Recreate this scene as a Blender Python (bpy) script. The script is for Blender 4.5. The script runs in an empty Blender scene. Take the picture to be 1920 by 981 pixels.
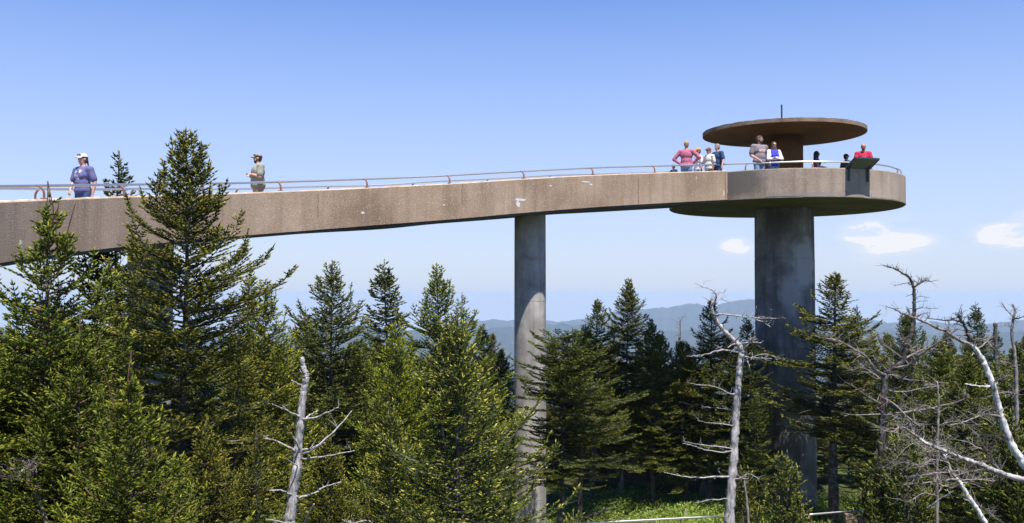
import bpy, bmesh, math, random
import numpy as np
from mathutils import Vector, Matrix
from mathutils.noise import noise as pnoise
random.seed(7)
RS = np.random.RandomState(11)
scene = bpy.context.scene
col = scene.collection
R = math.radians

# ------------------------------------------------------------------ camera
EYE = Vector((0.0, 0.0, 8.0))
FPX, CX, CY, PITCH = 1818.0, 960.0, 490.5, R(1.89)
cam_d = bpy.data.cameras.new("camera")
cam = bpy.data.objects.new("camera", cam_d)
col.objects.link(cam)
cam.location = EYE
cam.rotation_euler = (R(90) + PITCH, 0, 0)
cam_d.sensor_width = 36.0
cam_d.lens = 36.0 * FPX / 1920.0
cam_d.clip_start = 0.05
cam_d.clip_end = 120000.0
scene.camera = cam

# ------------------------------------------------------------------ sun, sky, exposure
SUN_EL, SUN_AZ = R(67.5), math.atan2(0.36, -0.93)      # azimuth measured from +Y towards +X
S = Vector((math.sin(SUN_AZ) * math.cos(SUN_EL), math.cos(SUN_AZ) * math.cos(SUN_EL), math.sin(SUN_EL)))
sun_d = bpy.data.lights.new("sun", 'SUN')
sun_d.energy = 5.0
sun_d.angle = R(0.53)
sun_d.color = (1.0, 0.955, 0.89)
sun = bpy.data.objects.new("sun", sun_d)
col.objects.link(sun)
sun.rotation_euler = S.to_track_quat('Z', 'Y').to_euler()
sun.location = (0, 0, 60)
scene.view_settings.view_transform = 'Standard'
scene.view_settings.look = 'None'
scene.view_settings.exposure = 0.80
scene.view_settings.gamma = 1.0

world = bpy.data.worlds.new("World")
scene.world = world
world.use_nodes = True
wt = world.node_tree
wn, wl = wt.nodes, wt.links
for n in list(wn):
    wn.remove(n)
w_out = wn.new('ShaderNodeOutputWorld')
w_bg = wn.new('ShaderNodeBackground')
wl.new(w_bg.outputs[0], w_out.inputs[0])
sky = wn.new('ShaderNodeTexSky')
sky.sky_type = 'NISHITA'
sky.sun_disc = False
sky.sun_elevation = SUN_EL
sky.sun_rotation = SUN_AZ
sky.altitude = 2000
sky.air_density = 1.0
sky.dust_density = 0.6
sky.ozone_density = 1.3
w_bg.inputs['Strength'].default_value = 0.06


def val(nt, x):
    return x


def M(nt, op, a, b=None, c=None, clamp=False):
    n = nt.nodes.new('ShaderNodeMath')
    n.operation = op
    n.use_clamp = clamp
    for i, v in enumerate((a, b, c)):
        if v is None:
            continue
        if isinstance(v, (int, float)):
            n.inputs[i].default_value = v
        else:
            nt.links.new(v, n.inputs[i])
    return n.outputs[0]


def MIX(nt, f, a, b, mode='MIX'):
    n = nt.nodes.new('ShaderNodeMix')
    n.data_type = 'RGBA'
    n.blend_type = mode
    for i, v in ((0, f), (6, a), (7, b)):
        if isinstance(v, (int, float)):
            n.inputs[i].default_value = v
        elif isinstance(v, (tuple, list)):
            n.inputs[i].default_value = (v[0], v[1], v[2], 1)
        else:
            nt.links.new(v, n.inputs[i])
    return n.outputs[2]


def RAMP(nt, x, stops, interp='LINEAR'):
    n = nt.nodes.new('ShaderNodeValToRGB')
    cr = n.color_ramp
    cr.interpolation = interp
    while len(cr.elements) < len(stops):
        cr.elements.new(0.5)
    for e, (p, c) in zip(cr.elements, stops):
        e.position = p
        e.color = (c[0], c[1], c[2], 1) if isinstance(c, (tuple, list)) else (c, c, c, 1)
    nt.links.new(x, n.inputs[0])
    return n.outputs[0]


def NOISE(nt, vec, scale, detail=4, rough=0.55, dist=0.0):
    n = nt.nodes.new('ShaderNodeTexNoise')
    n.inputs['Scale'].default_value = scale
    n.inputs['Detail'].default_value = detail
    n.inputs['Roughness'].default_value = rough
    n.inputs['Distortion'].default_value = dist
    if vec is not None:
        nt.links.new(vec, n.inputs['Vector'])
    return n.outputs[0]


def MAPPING(nt, vec, scale=(1, 1, 1), loc=(0, 0, 0)):
    n = nt.nodes.new('ShaderNodeMapping')
    n.inputs['Scale'].default_value = scale
    n.inputs['Location'].default_value = loc
    nt.links.new(vec, n.inputs['Vector'])
    return n.outputs[0]


def px_dir(px, py):
    u, v = (px - CX) / FPX, (CY - py) / FPX
    return Vector((u, math.cos(PITCH) - math.sin(PITCH) * v, math.sin(PITCH) + math.cos(PITCH) * v))


def at(px, py, Y):
    d = px_dir(px, py)
    return EYE + d * (Y / d.y)


def az_el(px, py):
    d = px_dir(px, py).normalized()
    return math.atan2(d.x, d.y), math.asin(d.z)


tc = wn.new('ShaderNodeTexCoord')
sep = wn.new('ShaderNodeSeparateXYZ')
wl.new(tc.outputs['Generated'], sep.inputs[0])
cmz = wn.new('ShaderNodeCombineXYZ')      # below the horizon the sky goes on as pale as at it
wl.new(sep.outputs[0], cmz.inputs[0])
wl.new(sep.outputs[1], cmz.inputs[1])
wl.new(M(wt, 'MAXIMUM', sep.outputs[2], 0.004), cmz.inputs[2])
wl.new(cmz.outputs[0], sky.inputs[0])
az = M(wt, 'ARCTAN2', sep.outputs[0], sep.outputs[1])
el = M(wt, 'ARCSINE', sep.outputs[2])
cmb = wn.new('ShaderNodeCombineXYZ')
wl.new(az, cmb.inputs[0])
wl.new(el, cmb.inputs[1])
nz1 = NOISE(wt, MAPPING(wt, cmb.outputs[0], (16, 46, 1)), 1.0, 7, 0.6, 0.4)
nz2 = NOISE(wt, MAPPING(wt, cmb.outputs[0], (60, 190, 1), (3, 1, 0)), 1.0, 5, 0.6)
# real clouds low above the ridges: in view on the right, others further round
blobs = [(1383, 461, 44, 22, 1.3), (1622, 438, 66, 34, 1.5), (1672, 456, 110, 32, 1.35), (1893, 440, 84, 36, 1.6), (1940, 425, 80, 40, 1.5),
         (1700, 405, 90, 12, .45), (1660, 484, 90, 16, .35), (2300, 430, 130, 34, 1), (2750, 380, 200, 40, 1), (-700, 420, 200, 34, .8)]
cloud = None
for (bx, by, sx, sy, amp) in blobs:
    a0, e0 = az_el(bx, by)
    a1, _ = az_el(bx + sx, by)
    _, e1 = az_el(bx, by - sy)
    da = M(wt, 'DIVIDE', M(wt, 'SUBTRACT', az, a0), abs(a1 - a0))
    de = M(wt, 'DIVIDE', M(wt, 'SUBTRACT', el, e0), abs(e1 - e0))
    # flatter base: the lower half falls off quicker
    r2 = M(wt, 'ADD', M(wt, 'MULTIPLY', da, da), M(wt, 'MULTIPLY', de, de))
    f = M(wt, 'MULTIPLY', M(wt, 'SUBTRACT', 1.0, r2), amp, clamp=True)
    cloud = f if cloud is None else M(wt, 'MAXIMUM', cloud, f)
cn = M(wt, 'ADD', M(wt, 'MULTIPLY', M(wt, 'SUBTRACT', nz1, 0.5), 3.4), M(wt, 'MULTIPLY', M(wt, 'SUBTRACT', nz2, 0.5), 1.0))
cm_ = M(wt, 'MULTIPLY', M(wt, 'ADD', cloud, cn), M(wt, 'POWER', M(wt, 'MINIMUM', cloud, 1.0), 0.5))
cloud_f = M(wt, 'MULTIPLY', RAMP(wt, cm_, [(0.0, 0.0), (0.8, 0.36), (2.4, 1.0)]), 0.8)
# thin veil towards the horizon
veil = M(wt, 'MULTIPLY', M(wt, 'POWER', M(wt, 'SUBTRACT', 1.0, M(wt, 'DIVIDE', M(wt, 'ABSOLUTE', el), R(22)), clamp=True), 1.1), 1.0, clamp=True)
sky_c = MIX(wt, 1.0, sky.outputs[0], (0.63, 1.20, 2.00), 'MULTIPLY')
sky_c = MIX(wt, M(wt, 'MULTIPLY', veil, 0.98), sky_c, (6.7, 7.25, 8.45))
low = M(wt, 'SUBTRACT', 1.0, M(wt, 'DIVIDE', M(wt, 'MAXIMUM', el, 0.0), R(2.4)), clamp=True)
low = M(wt, 'MULTIPLY', low, low)
sky_c = MIX(wt, low, sky_c, (5.8, 6.8, 8.6))
sky_c = MIX(wt, cloud_f, sky_c, (9.2, 9.1, 9.4))
wl.new(sky_c, w_bg.inputs[0])

# ------------------------------------------------------------------ mesh helpers


class MB:
    """collects shapes; build() links them as one mesh object"""

    def __init__(self):
        self.v, self.f, self.mi = [], [], []

    def add(self, vs, fs, mi=0):
        o = len(self.v)
        self.v += [tuple(p) for p in vs]
        self.f += [tuple(i + o for i in f) for f in fs]
        self.mi += [mi] * len(fs)
        return self

    def box(self, c, size, rot=None, mi=0):
        hx, hy, hz = size[0] / 2, size[1] / 2, size[2] / 2
        vs = [Vector((x, y, z)) for x in (-hx, hx) for y in (-hy, hy) for z in (-hz, hz)]
        if rot is not None:
            vs = [rot @ p for p in vs]
        c = Vector(c)
        return self.add([p + c for p in vs], [(0, 1, 3, 2), (4, 6, 7, 5), (0, 4, 5, 1), (2, 3, 7, 6), (0, 2, 6, 4), (1, 5, 7, 3)], mi)

    def tube(self, pts, radii, sides=6, cap=True, mi=0, wob=0.0):
        pts = [Vector(p) for p in pts]
        n = len(pts)
        if isinstance(radii, (int, float)):
            radii = [radii] * n
        ref = None
        vs = []
        for i in range(n):
            t = (pts[min(i + 1, n - 1)] - pts[max(i - 1, 0)])
            if t.length < 1e-9:
                t = Vector((0, 0, 1))
            t.normalize()
            if ref is None:
                ref = Vector((0, 0, 1)) if abs(t.z) < 0.9 else Vector((1, 0, 0))
            a = ref - t * ref.dot(t)
            a = a.normalized() if a.length > 1e-6 else t.orthogonal().normalized()
            ref = a
            b = t.cross(a)
            for k in range(sides):
                an = 2 * math.pi * k / sides
                rr = radii[i] * (1 + (random.uniform(-wob, wob) if wob else 0))
                vs.append(pts[i] + (a * math.cos(an) + b * math.sin(an)) * rr)
        fs = []
        for i in range(n - 1):
            for k in range(sides):
                k2 = (k + 1) % sides
                fs.append((i * sides + k, i * sides + k2, (i + 1) * sides + k2, (i + 1) * sides + k))
        if cap:
            fs.append(tuple(range(sides - 1, -1, -1)))
            fs.append(tuple((n - 1) * sides + k for k in range(sides)))
        return self.add(vs, fs, mi)

    def lathe(self, c, prof, seg=64, mi=0, closed=True):
        """prof: list of (r, z)"""
        vs, fs = [], []
        m = len(prof)
        for k in range(seg):
            an = 2 * math.pi * k / seg
            for (r, z) in prof:
                vs.append((c[0] + r * math.cos(an), c[1] + r * math.sin(an), c[2] + z))
        for k in range(seg):
            k2 = (k + 1) % seg
            for i in range(m - 1):
                fs.append((k * m + i, k2 * m + i, k2 * m + i + 1, k * m + i + 1))
        if closed:
            fs.append(tuple(k * m for k in range(seg))[::-1])
            fs.append(tuple(k * m + m - 1 for k in range(seg)))
        return self.add(vs, fs, mi)

    def ellipsoid(self, c, r, seg=14, rings=9, rot=None, mi=0):
        c = Vector(c)
        vs, fs = [], []
        for i in range(1, rings):
            th = math.pi * i / rings
            for k in range(seg):
                an = 2 * math.pi * k / seg
                p = Vector((r[0] * math.sin(th) * math.cos(an), r[1] * math.sin(th) * math.sin(an), r[2] * math.cos(th)))
                if rot is not None:
                    p = rot @ p
                vs.append(c + p)
        top, bot = Vector((0, 0, r[2])), Vector((0, 0, -r[2]))
        if rot is not None:
            top, bot = rot @ top, rot @ bot
        vs += [c + top, c + bot]
        T, B = len(vs) - 2, len(vs) - 1
        for i in range(rings - 2):
            for k in range(seg):
                k2 = (k + 1) % seg
                fs.append((i * seg + k, (i + 1) * seg + k, (i + 1) * seg + k2, i * seg + k2))
        for k in range(seg):
            k2 = (k + 1) % seg
            fs.append((T, k, k2))
            fs.append((B, (rings - 2) * seg + k2, (rings - 2) * seg + k))
        return self.add(vs, fs, mi)

    def capsule(self, p0, p1, r0, r1, seg=12):
        p0, p1 = Vector(p0), Vector(p1)
        d = (p1 - p0)
        L = d.length
        t = d.normalized()
        pts, rad = [], []
        for a in (80, 50, 25):
            pts.append(p0 - t * r0 * math.sin(R(a)))
            rad.append(r0 * math.cos(R(a)))
        for s in (0, 0.5, 1):
            pts.append(p0 + t * L * s)
            rad.append(r0 + (r1 - r0) * s)
        for a in (25, 50, 80):
            pts.append(p1 + t * r1 * math.sin(R(a)))
            rad.append(r1 * math.cos(R(a)))
        return self.tube(pts, rad, seg)

    def mesh(self, name, mats, smooth=False):
        me = bpy.data.meshes.new(name)
        me.from_pydata(self.v, [], self.f)
        for m in (mats if isinstance(mats, (list, tuple)) else [mats]):
            me.materials.append(m)
        if any(self.mi):
            me.polygons.foreach_set('material_index', self.mi)
        if smooth:
            me.polygons.foreach_set('use_smooth', [True] * len(me.polygons))
        me.update()
        return me

    def build(self, name, mats, parent=None, smooth=False, loc=None):
        me = self.mesh(name, mats, smooth)
        return link(name, me, parent, loc)


def link(name, me, parent=None, loc=None):
    o = bpy.data.objects.new(name, me)
    col.objects.link(o)
    if parent is not None:
        o.parent = parent
    if loc is not None:
        o.location = loc
    return o


def tag(o, label=None, cat=None, group=None, kind=None):
    if label:
        o['label'] = label
    if cat:
        o['category'] = cat
    if group:
        o['group'] = group
    if kind:
        o['kind'] = kind
    return o


def empty(name, loc=(0, 0, 0), rz=0.0):
    o = bpy.data.objects.new(name, None)
    col.objects.link(o)
    o.location = loc
    o.rotation_euler = (0, 0, rz)
    o.empty_display_size = 0.2
    return o


# ------------------------------------------------------------------ materials
def new_mat(name):
    m = bpy.data.materials.new(name)
    m.use_nodes = True
    nt = m.node_tree
    b = nt.nodes['Principled BSDF']
    return m, nt, b


def simple(name, colr, rough=0.7, metal=0.0, var=0.12, scale=6.0, bump=0.0):
    m, nt, b = new_mat(name)
    t = nt.nodes.new('ShaderNodeTexCoord')
    n = NOISE(nt, t.outputs['Object'], scale, 4)
    c = MIX(nt, n, tuple(x * (1 - var) for x in colr), tuple(min(1, x * (1 + var)) for x in colr))
    nt.links.new(c, b.inputs['Base Color'])
    b.inputs['Roughness'].default_value = rough
    b.inputs['Metallic'].default_value = metal
    if bump:
        bp = nt.nodes.new('ShaderNodeBump')
        bp.inputs['Strength'].default_value = bump
        bp.inputs['Distance'].default_value = 0.02
        nt.links.new(NOISE(nt, t.outputs['Object'], scale * 6, 3), bp.inputs['Height'])
        nt.links.new(bp.outputs[0], b.inputs['Normal'])
    return m


def concrete(name, dark, mid, light, speck=1.0, streak=0.5, bump=0.5, moss=None, patches=None, coarse=0.45):
    m, nt, b = new_mat(name)
    t = nt.nodes.new('ShaderNodeTexCoord')
    v = t.outputs['Object']
    big = NOISE(nt, v, coarse, 6, 0.62, 0.3)
    c = RAMP(nt, big, [(0.30, dark), (0.5, mid), (0.72, light)])
    # vertical streaks
    st = NOISE(nt, MAPPING(nt, v, (2.2, 2.2, 0.16)), 1.6, 5, 0.6)
    c = MIX(nt, M(nt, 'MULTIPLY', RAMP(nt, st, [(0.45, 0.0), (0.68, 1.0)]), streak), c, tuple(x * 0.62 for x in dark))
    # aggregate grains
    vo = nt.nodes.new('ShaderNodeTexVoronoi')
    vo.inputs['Scale'].default_value = 48
    nt.links.new(v, vo.inputs['Vector'])
    grain = RAMP(nt, vo.outputs['Distance'], [(0.1, 1.0), (0.5, 0.0)])
    sepc = nt.nodes.new('ShaderNodeSeparateColor')
    nt.links.new(vo.outputs['Color'], sepc.inputs[0])
    lightg = M(nt, 'MULTIPLY', RAMP(nt, sepc.outputs[0], [(0.86, 0.0), (0.95, 1.0)]), M(nt, 'MULTIPLY', grain, speck), clamp=True)
    darkg = M(nt, 'MULTIPLY', RAMP(nt, sepc.outputs[1], [(0.70, 0.0), (0.85, 1.0)]), M(nt, 'MULTIPLY', grain, 0.6 * speck), clamp=True)
    c = MIX(nt, darkg, c, tuple(x * 0.5 for x in dark))
    c = MIX(nt, lightg, c, (0.62, 0.58, 0.52))
    fine = NOISE(nt, v, 55, 3, 0.7)
    c = MIX(nt, 0.55, c, MIX(nt, fine, (0.62, 0.62, 0.62), (1.35, 1.35, 1.35)), 'MULTIPLY')
    if moss:
        mo = NOISE(nt, MAPPING(nt, v, (1, 1, 0.6), (5, 2, 1)), 1.1, 6, 0.65)
        c = MIX(nt, RAMP(nt, mo, [(0.42, 0.0), (0.62, 1.0)]), c, moss)
    if patches:
        # patches: centre (x, y, z), radii, colour, amount : a toned patch with a ragged edge
        for (sc, sr, scol, amt) in patches:
            mp = nt.nodes.new('ShaderNodeVectorMath')
            mp.operation = 'SUBTRACT'
            nt.links.new(v, mp.inputs[0])
            mp.inputs[1].default_value = sc
            dv = nt.nodes.new('ShaderNodeVectorMath')
            dv.operation = 'DIVIDE'
            nt.links.new(mp.outputs[0], dv.inputs[0])
            dv.inputs[1].default_value = sr
            ln = nt.nodes.new('ShaderNodeVectorMath')
            ln.operation = 'LENGTH'
            nt.links.new(dv.outputs[0], ln.inputs[0])
            e = M(nt, 'ADD', ln.outputs[1], M(nt, 'MULTIPLY', M(nt, 'SUBTRACT', NOISE(nt, v, 2.5, 5, 0.65), 0.5), 1.1))
            c = MIX(nt, M(nt, 'MULTIPLY', RAMP(nt, e, [(0.55, 1.0), (1.05, 0.0)]), amt), c, scol)
    nt.links.new(c, b.inputs['Base Color'])
    b.inputs['Roughness'].default_value = 0.92
    b.inputs['Specular IOR Level'].default_value = 0.25
    bp = nt.nodes.new('ShaderNodeBump')
    bp.inputs['Strength'].default_value = bump
    bp.inputs['Distance'].default_value = 0.008
    h = M(nt, 'ADD', M(nt, 'MULTIPLY', vo.outputs['Distance'], -1.0), fine)
    nt.links.new(h, bp.inputs['Height'])
    nt.links.new(bp.outputs[0], b.inputs['Normal'])
    return m


MAT = {}
DRUM_C = Vector((10.26, 36.5, 0))
MAT['conc'] = concrete('exposed_aggregate', (0.26, 0.18, 0.118), (0.37, 0.262, 0.178), (0.46, 0.345, 0.25), 1.8, 0.45, 0.5)
MAT['conc_drum'] = concrete('exposed_aggregate_platform', (0.25, 0.185, 0.13), (0.355, 0.275, 0.21), (0.44, 0.365, 0.295), 1.6, 0.55, 0.5,
                            patches=[((7.6, 33.2, 11.9), (1.35, 1.6, 0.85), (0.13, 0.115, 0.10), 0.85),  # darker grey area on the wall beside the ramp joint
                                   ((10.3, 32.2, 11.28), (2.6, 1.2, 0.14), (0.27, 0.24, 0.21), 0.6)])
MAT['conc_cap'] = concrete('wall_cap', (0.42, 0.30, 0.20), (0.56, 0.42, 0.30), (0.66, 0.53, 0.40), 0.6, 0.0, 0.5, coarse=2.0)
MAT['conc_deck'] = concrete('deck_concrete', (0.26, 0.24, 0.21), (0.34, 0.31, 0.28), (0.40, 0.37, 0.33), 0.3, 0.2, 0.3)
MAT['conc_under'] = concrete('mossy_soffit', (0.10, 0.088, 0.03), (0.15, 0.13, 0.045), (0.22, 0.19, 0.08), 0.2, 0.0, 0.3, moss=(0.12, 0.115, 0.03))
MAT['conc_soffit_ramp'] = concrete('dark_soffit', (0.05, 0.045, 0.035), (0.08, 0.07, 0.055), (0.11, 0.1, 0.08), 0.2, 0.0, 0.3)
MAT['conc_roof'] = concrete('rusty_aggregate', (0.10, 0.045, 0.015), (0.155, 0.073, 0.026), (0.22, 0.115, 0.048), 0.5, 0.2, 0.7)
MAT['conc_rim'] = concrete('weathered_roof_rim', (0.13, 0.085, 0.055), (0.23, 0.16, 0.11), (0.33, 0.25, 0.18), 1.0, 0.0, 0.7, coarse=1.5)
MAT['conc_col'] = concrete('grey_column_concrete', (0.22, 0.20, 0.18), (0.37, 0.34, 0.305), (0.50, 0.465, 0.425), 0.5, 0.6, 0.6, coarse=1.6)
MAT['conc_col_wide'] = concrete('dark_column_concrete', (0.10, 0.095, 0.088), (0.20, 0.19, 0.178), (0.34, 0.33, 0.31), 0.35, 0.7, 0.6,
                                coarse=1.1, patches=[((10.8, 35.4, 9.1), (0.7, 1.0, 1.2), (0.42, 0.41, 0.40), 0.8), ((10.2, 35.4, 8.0), (0.55, 1.0, 0.9), (0.40, 0.39, 0.38), 0.7), ((9.7, 35.4, 10.6), (0.6, 1.0, 0.5), (0.09, 0.085, 0.08), 0.7)])  # mottled grime on the column
MAT['mortar'] = simple('pale_mortar', (0.62, 0.60, 0.57), 0.9, var=0.25, scale=30)
MAT['alu'] = simple('brushed_aluminium', (0.62, 0.60, 0.58), 0.38, 0.9, 0.08, 20)
MAT['bracket'] = simple('rusty_copper_bracket', (0.28, 0.14, 0.10), 0.55, 0.35, 0.3, 30)
MAT['iron'] = simple('dark_iron', (0.03, 0.025, 0.025), 0.5, 0.5)
MAT['panel_metal'] = simple('green_painted_steel', (0.035, 0.065, 0.06), 0.5, 0.2)
MAT['panel_face'] = simple('pale_panel_face', (0.72, 0.70, 0.58), 0.4, 0, 0.2, 9)
MAT['panel_back'] = simple('grey_panel_back', (0.16, 0.165, 0.13), 0.6)


def bark(name, dark, light, lichen=None, sc=9):
    m, nt, b = new_mat(name)
    t = nt.nodes.new('ShaderNodeTexCoord')
    v = t.outputs['Object']
    f = NOISE(nt, MAPPING(nt, v, (1, 1, 0.22)), sc * 2.2, 6, 0.7, 0.5)
    c = RAMP(nt, f, [(0.32, dark), (0.62, light)])
    if lichen:
        l = NOISE(nt, v, sc * 0.8, 5, 0.7)
        c = MIX(nt, RAMP(nt, l, [(0.52, 0.0), (0.62, 1.0)]), c, lichen)
    nt.links.new(c, b.inputs['Base Color'])
    b.inputs['Roughness'].default_value = 0.9
    b.inputs['Specular IOR Level'].default_value = 0.2
    bp = nt.nodes.new('ShaderNodeBump')
    bp.inputs['Strength'].default_value = 0.8
    bp.inputs['Distance'].default_value = 0.02
    nt.links.new(f, bp.inputs['Height'])
    nt.links.new(bp.outputs[0], b.inputs['Normal'])
    return m


MAT['bark'] = bark('spruce_bark', (0.030, 0.024, 0.02), (0.095, 0.08, 0.07), (0.17, 0.172, 0.15))
MAT['twig'] = bark('twig_bark', (0.10, 0.05, 0.03), (0.22, 0.12, 0.08))
MAT['dead'] = bark('weathered_dead_wood', (0.07, 0.062, 0.06), (0.55, 0.51, 0.49), None, 14)
MAT['dead_dark'] = bark('lichened_dead_wood', (0.022, 0.018, 0.015), (0.075, 0.062, 0.054), (0.15, 0.147, 0.135), 11)
MAT['dead_mid'] = bark('peeling_dead_wood', (0.06, 0.045, 0.04), (0.38, 0.33, 0.30), (0.22, 0.21, 0.19), 12)
MAT['white_bark'] = bark('white_bark', (0.30, 0.27, 0.25), (0.78, 0.77, 0.75), (0.16, 0.125, 0.10), 6)


def foliage(name, dark, light, fresh_lit, trans=0.22):
    m, nt, b = new_mat(name)
    a1 = nt.nodes.new('ShaderNodeAttribute')
    a1.attribute_name = 'tone'
    a2 = nt.nodes.new('ShaderNodeAttribute')
    a2.attribute_name = 'fresh_lit'
    oi = nt.nodes.new('ShaderNodeObjectInfo')
    c = MIX(nt, a1.outputs['Fac'], dark, light)
    c = MIX(nt, a2.outputs['Fac'], c, fresh_lit)
    c = MIX(nt, 1.0, c, oi.outputs['Color'], 'MULTIPLY')
    nt.links.new(c, b.inputs['Base Color'])
    b.inputs['Roughness'].default_value = 0.62
    b.inputs['Specular IOR Level'].default_value = 0.2
    tr = nt.nodes.new('ShaderNodeBsdfTranslucent')
    nt.links.new(MIX(nt, 1.0, c, (1.3, 1.35, 0.6), 'MULTIPLY'), tr.inputs[0])
    mx = nt.nodes.new('ShaderNodeMixShader')
    mx.inputs[0].default_value = trans
    nt.links.new(b.outputs[0], mx.inputs[1])
    nt.links.new(tr.outputs[0], mx.inputs[2])
    nt.links.new(mx.outputs[0], nt.nodes['Material Output'].inputs[0])
    return m


MAT['needles'] = foliage('spruce_needles', (0.010, 0.021, 0.005), (0.078, 0.104, 0.014), (0.56, 0.50, 0.09), 0.14)  # tip yellow: new growth, with sunlit highlights also put into the colour
MAT['herbs'] = foliage('herb_leaves', (0.05, 0.095, 0.014), (0.20, 0.30, 0.04), (0.46, 0.46, 0.14), 0.3)


# ------------------------------------------------------------------ ground and mountains
def ground_z(x, y):
    r = math.hypot(x, y - 15)
    z = 0.22 * pnoise((x * 0.13, y * 0.13, 0.3)) + 0.05 * pnoise((x * 0.7, y * 0.7, 4.3))
    if r > 55:
        z -= min(620.0, (r - 55) * 0.32)
    return z


ridge_px = [(-900, 640), (-300, 640), (0, 662), (300, 655), (540, 645), (700, 635), (800, 622), (860, 608), (900, 602), (940, 599), (1000, 603), (1060, 601),
            (1090, 597), (1150, 589), (1200, 579), (1270, 571), (1300, 571), (1340, 574), (1380, 565), (1413, 562), (1460, 572),
            (1520, 592), (1600, 596), (1640, 601), (1700, 606), (1750, 602), (1790, 606), (1850, 603), (1920, 597), (2300, 610), (3000, 640)]
raz = np.array([az_el(x, y)[0] for x, y in ridge_px])
rel = np.array([math.tan(az_el(x, y)[1]) for x, y in ridge_px])


def build_terrain():
    azs = np.concatenate([np.linspace(-math.pi, R(-34), 60, endpoint=False), np.linspace(R(-34), R(34), 460, endpoint=False), np.linspace(R(34), math.pi, 60, endpoint=False)])
    rs = np.concatenate([[0.0], np.geomspace(2, 70, 40), np.geomspace(80, 1600, 18), np.linspace(1750, 10600, 84)])
    V = []
    for a in azs:
        sa, ca = math.sin(a), math.cos(a)
        crest = 8 + 9300 * float(np.interp(a, raz, rel))
        crest += 26 * pnoise((a * 60, 0.4, 0)) + 11 * pnoise((a * 240, 1.4, 0))
        crest2 = -215 + 60 * pnoise((a * 9, 5.2, 0)) + 16 * pnoise((a * 90, 2.2, 0))
        crest0 = -270 + 70 * pnoise((a * 7, 9.2, 0)) + 14 * pnoise((a * 70, 6.2, 0))
        for r in rs:
            x, y = r * sa, r * ca
            if r < 1700:
                z = ground_z(x, y) if r < 1400 else -620 * 1.0
                z = max(z, -620)
            else:
                z = -640
                for (rc, w, cr) in ((9300, 2700, crest), (6200, 1500, crest2), (3800, 1100, crest0)):
                    t = abs(r - rc) / w
                    if t < 1:
                        k = (1 - t) ** 0.9
                        spur = 1 + 0.30 * (1 - k) * k * 4 * pnoise((a * 26 + rc, r * 0.0011, 2)) + 0.10 * (1 - k) * pnoise((a * 120, r * 0.004, 7))
                        z = max(z, -640 + (cr + 640) * min(k * spur, 1.0 if t > 0.06 else k))
                z += 10 * pnoise((x * 0.004, y * 0.004, 1.1)) * (0.2 if abs(r - 9300) < 250 else 1)
            V.append((x, y, z))
    m, n = len(azs), len(rs)
    F = []
    for i in range(m):
        i2 = (i + 1) % m
        for j in range(n - 1):
            F.append((i * n + j, i * n + j + 1, i2 * n + j + 1, i2 * n + j))
    me = bpy.data.meshes.new('ground')
    me.from_pydata(V, [], F)
    me.polygons.foreach_set('use_smooth', [True] * len(me.polygons))
    mt, nt, b = new_mat('forest_floor_and_slopes')
    t = nt.nodes.new('ShaderNodeTexCoord')
    v = t.outputs['Object']
    near = RAMP(nt, NOISE(nt, v, 0.5, 7, 0.65), [(0.3, (0.035, 0.028, 0.016)), (0.5, (0.05, 0.06, 0.018)), (0.68, (0.11, 0.16, 0.03))])
    far = RAMP(nt, NOISE(nt, v, 0.012, 10, 0.72), [(0.34, (0.008, 0.016, 0.014)), (0.52, (0.022, 0.036, 0.028)), (0.70, (0.06, 0.072, 0.045))])
    ln = nt.nodes.new('ShaderNodeVectorMath')
    ln.operation = 'LENGTH'
    nt.links.new(v, ln.inputs[0])
    c = MIX(nt, RAMP(nt, M(nt, 'DIVIDE', ln.outputs[1], 400), [(0.15, 0.0), (0.6, 1.0)]), near, far)
    nt.links.new(c, b.inputs['Base Color'])
    b.inputs['Roughness'].default_value = 0.95
    b.inputs['Specular IOR Level'].default_value = 0.1
    me.materials.append(mt)
    o = link('ground', me)
    tag(o, kind='structure')


build_terrain()

# air: even pale haze round the whole scene
hz = MB()
hz.box((0, 0, (-700 + 17) / 2), (21600, 21600, 717))
hm = bpy.data.materials.new('pale_air')
hm.use_nodes = True
hm.node_tree.nodes.remove(hm.node_tree.nodes['Principled BSDF'])
pv = hm.node_tree.nodes.new('ShaderNodeVolumePrincipled')
pv.inputs['Color'].default_value = (0.62, 0.79, 1.0, 1)
pv.inputs['Density'].default_value = 8.4e-5
pv.inputs['Anisotropy'].default_value = 0.0
hm.node_tree.links.new(pv.outputs[0], hm.node_tree.nodes['Material Output'].inputs['Volume'])
tag(hz.build('haze', hm), kind='stuff')

# ------------------------------------------------------------------ observation ramp
WALL_H, DECK_DROP, RAMP_W, WALL_T = 1.03, 0.76, 3.0, 0.17
ctrl = []
for (x, y, Y) in [(0, 377, 15.8), (220, 368.3, 19.2), (400, 363, 21.8), (500, 359.3, 23.2), (620, 354.5, 24.6), (740, 349, 26.0), (860, 342.8, 27.2),
                  (965, 336, 28.4), (1100, 328.5, 29.9), (1200, 324.6, 31.2), (1363, 319.5, 33.3)]:
    ctrl.append(at(x, y, Y))
back = [(6.5, -1.2), (3, -0.5), (0, 0.45), (-2.7, 2.1), (-5.1, 5.2), (-6.9, 8.8), (-7.95, 12.3)]
pre = [Vector((x, y, 0)) for x, y in back]
zc = ctrl[0].z
nxt = ctrl[0]
for p in reversed(pre):
    zc -= 0.118 * math.hypot(nxt.x - p.x, nxt.y - p.y)
    p.z = zc
    nxt = p
ctrl = pre + ctrl


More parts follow.
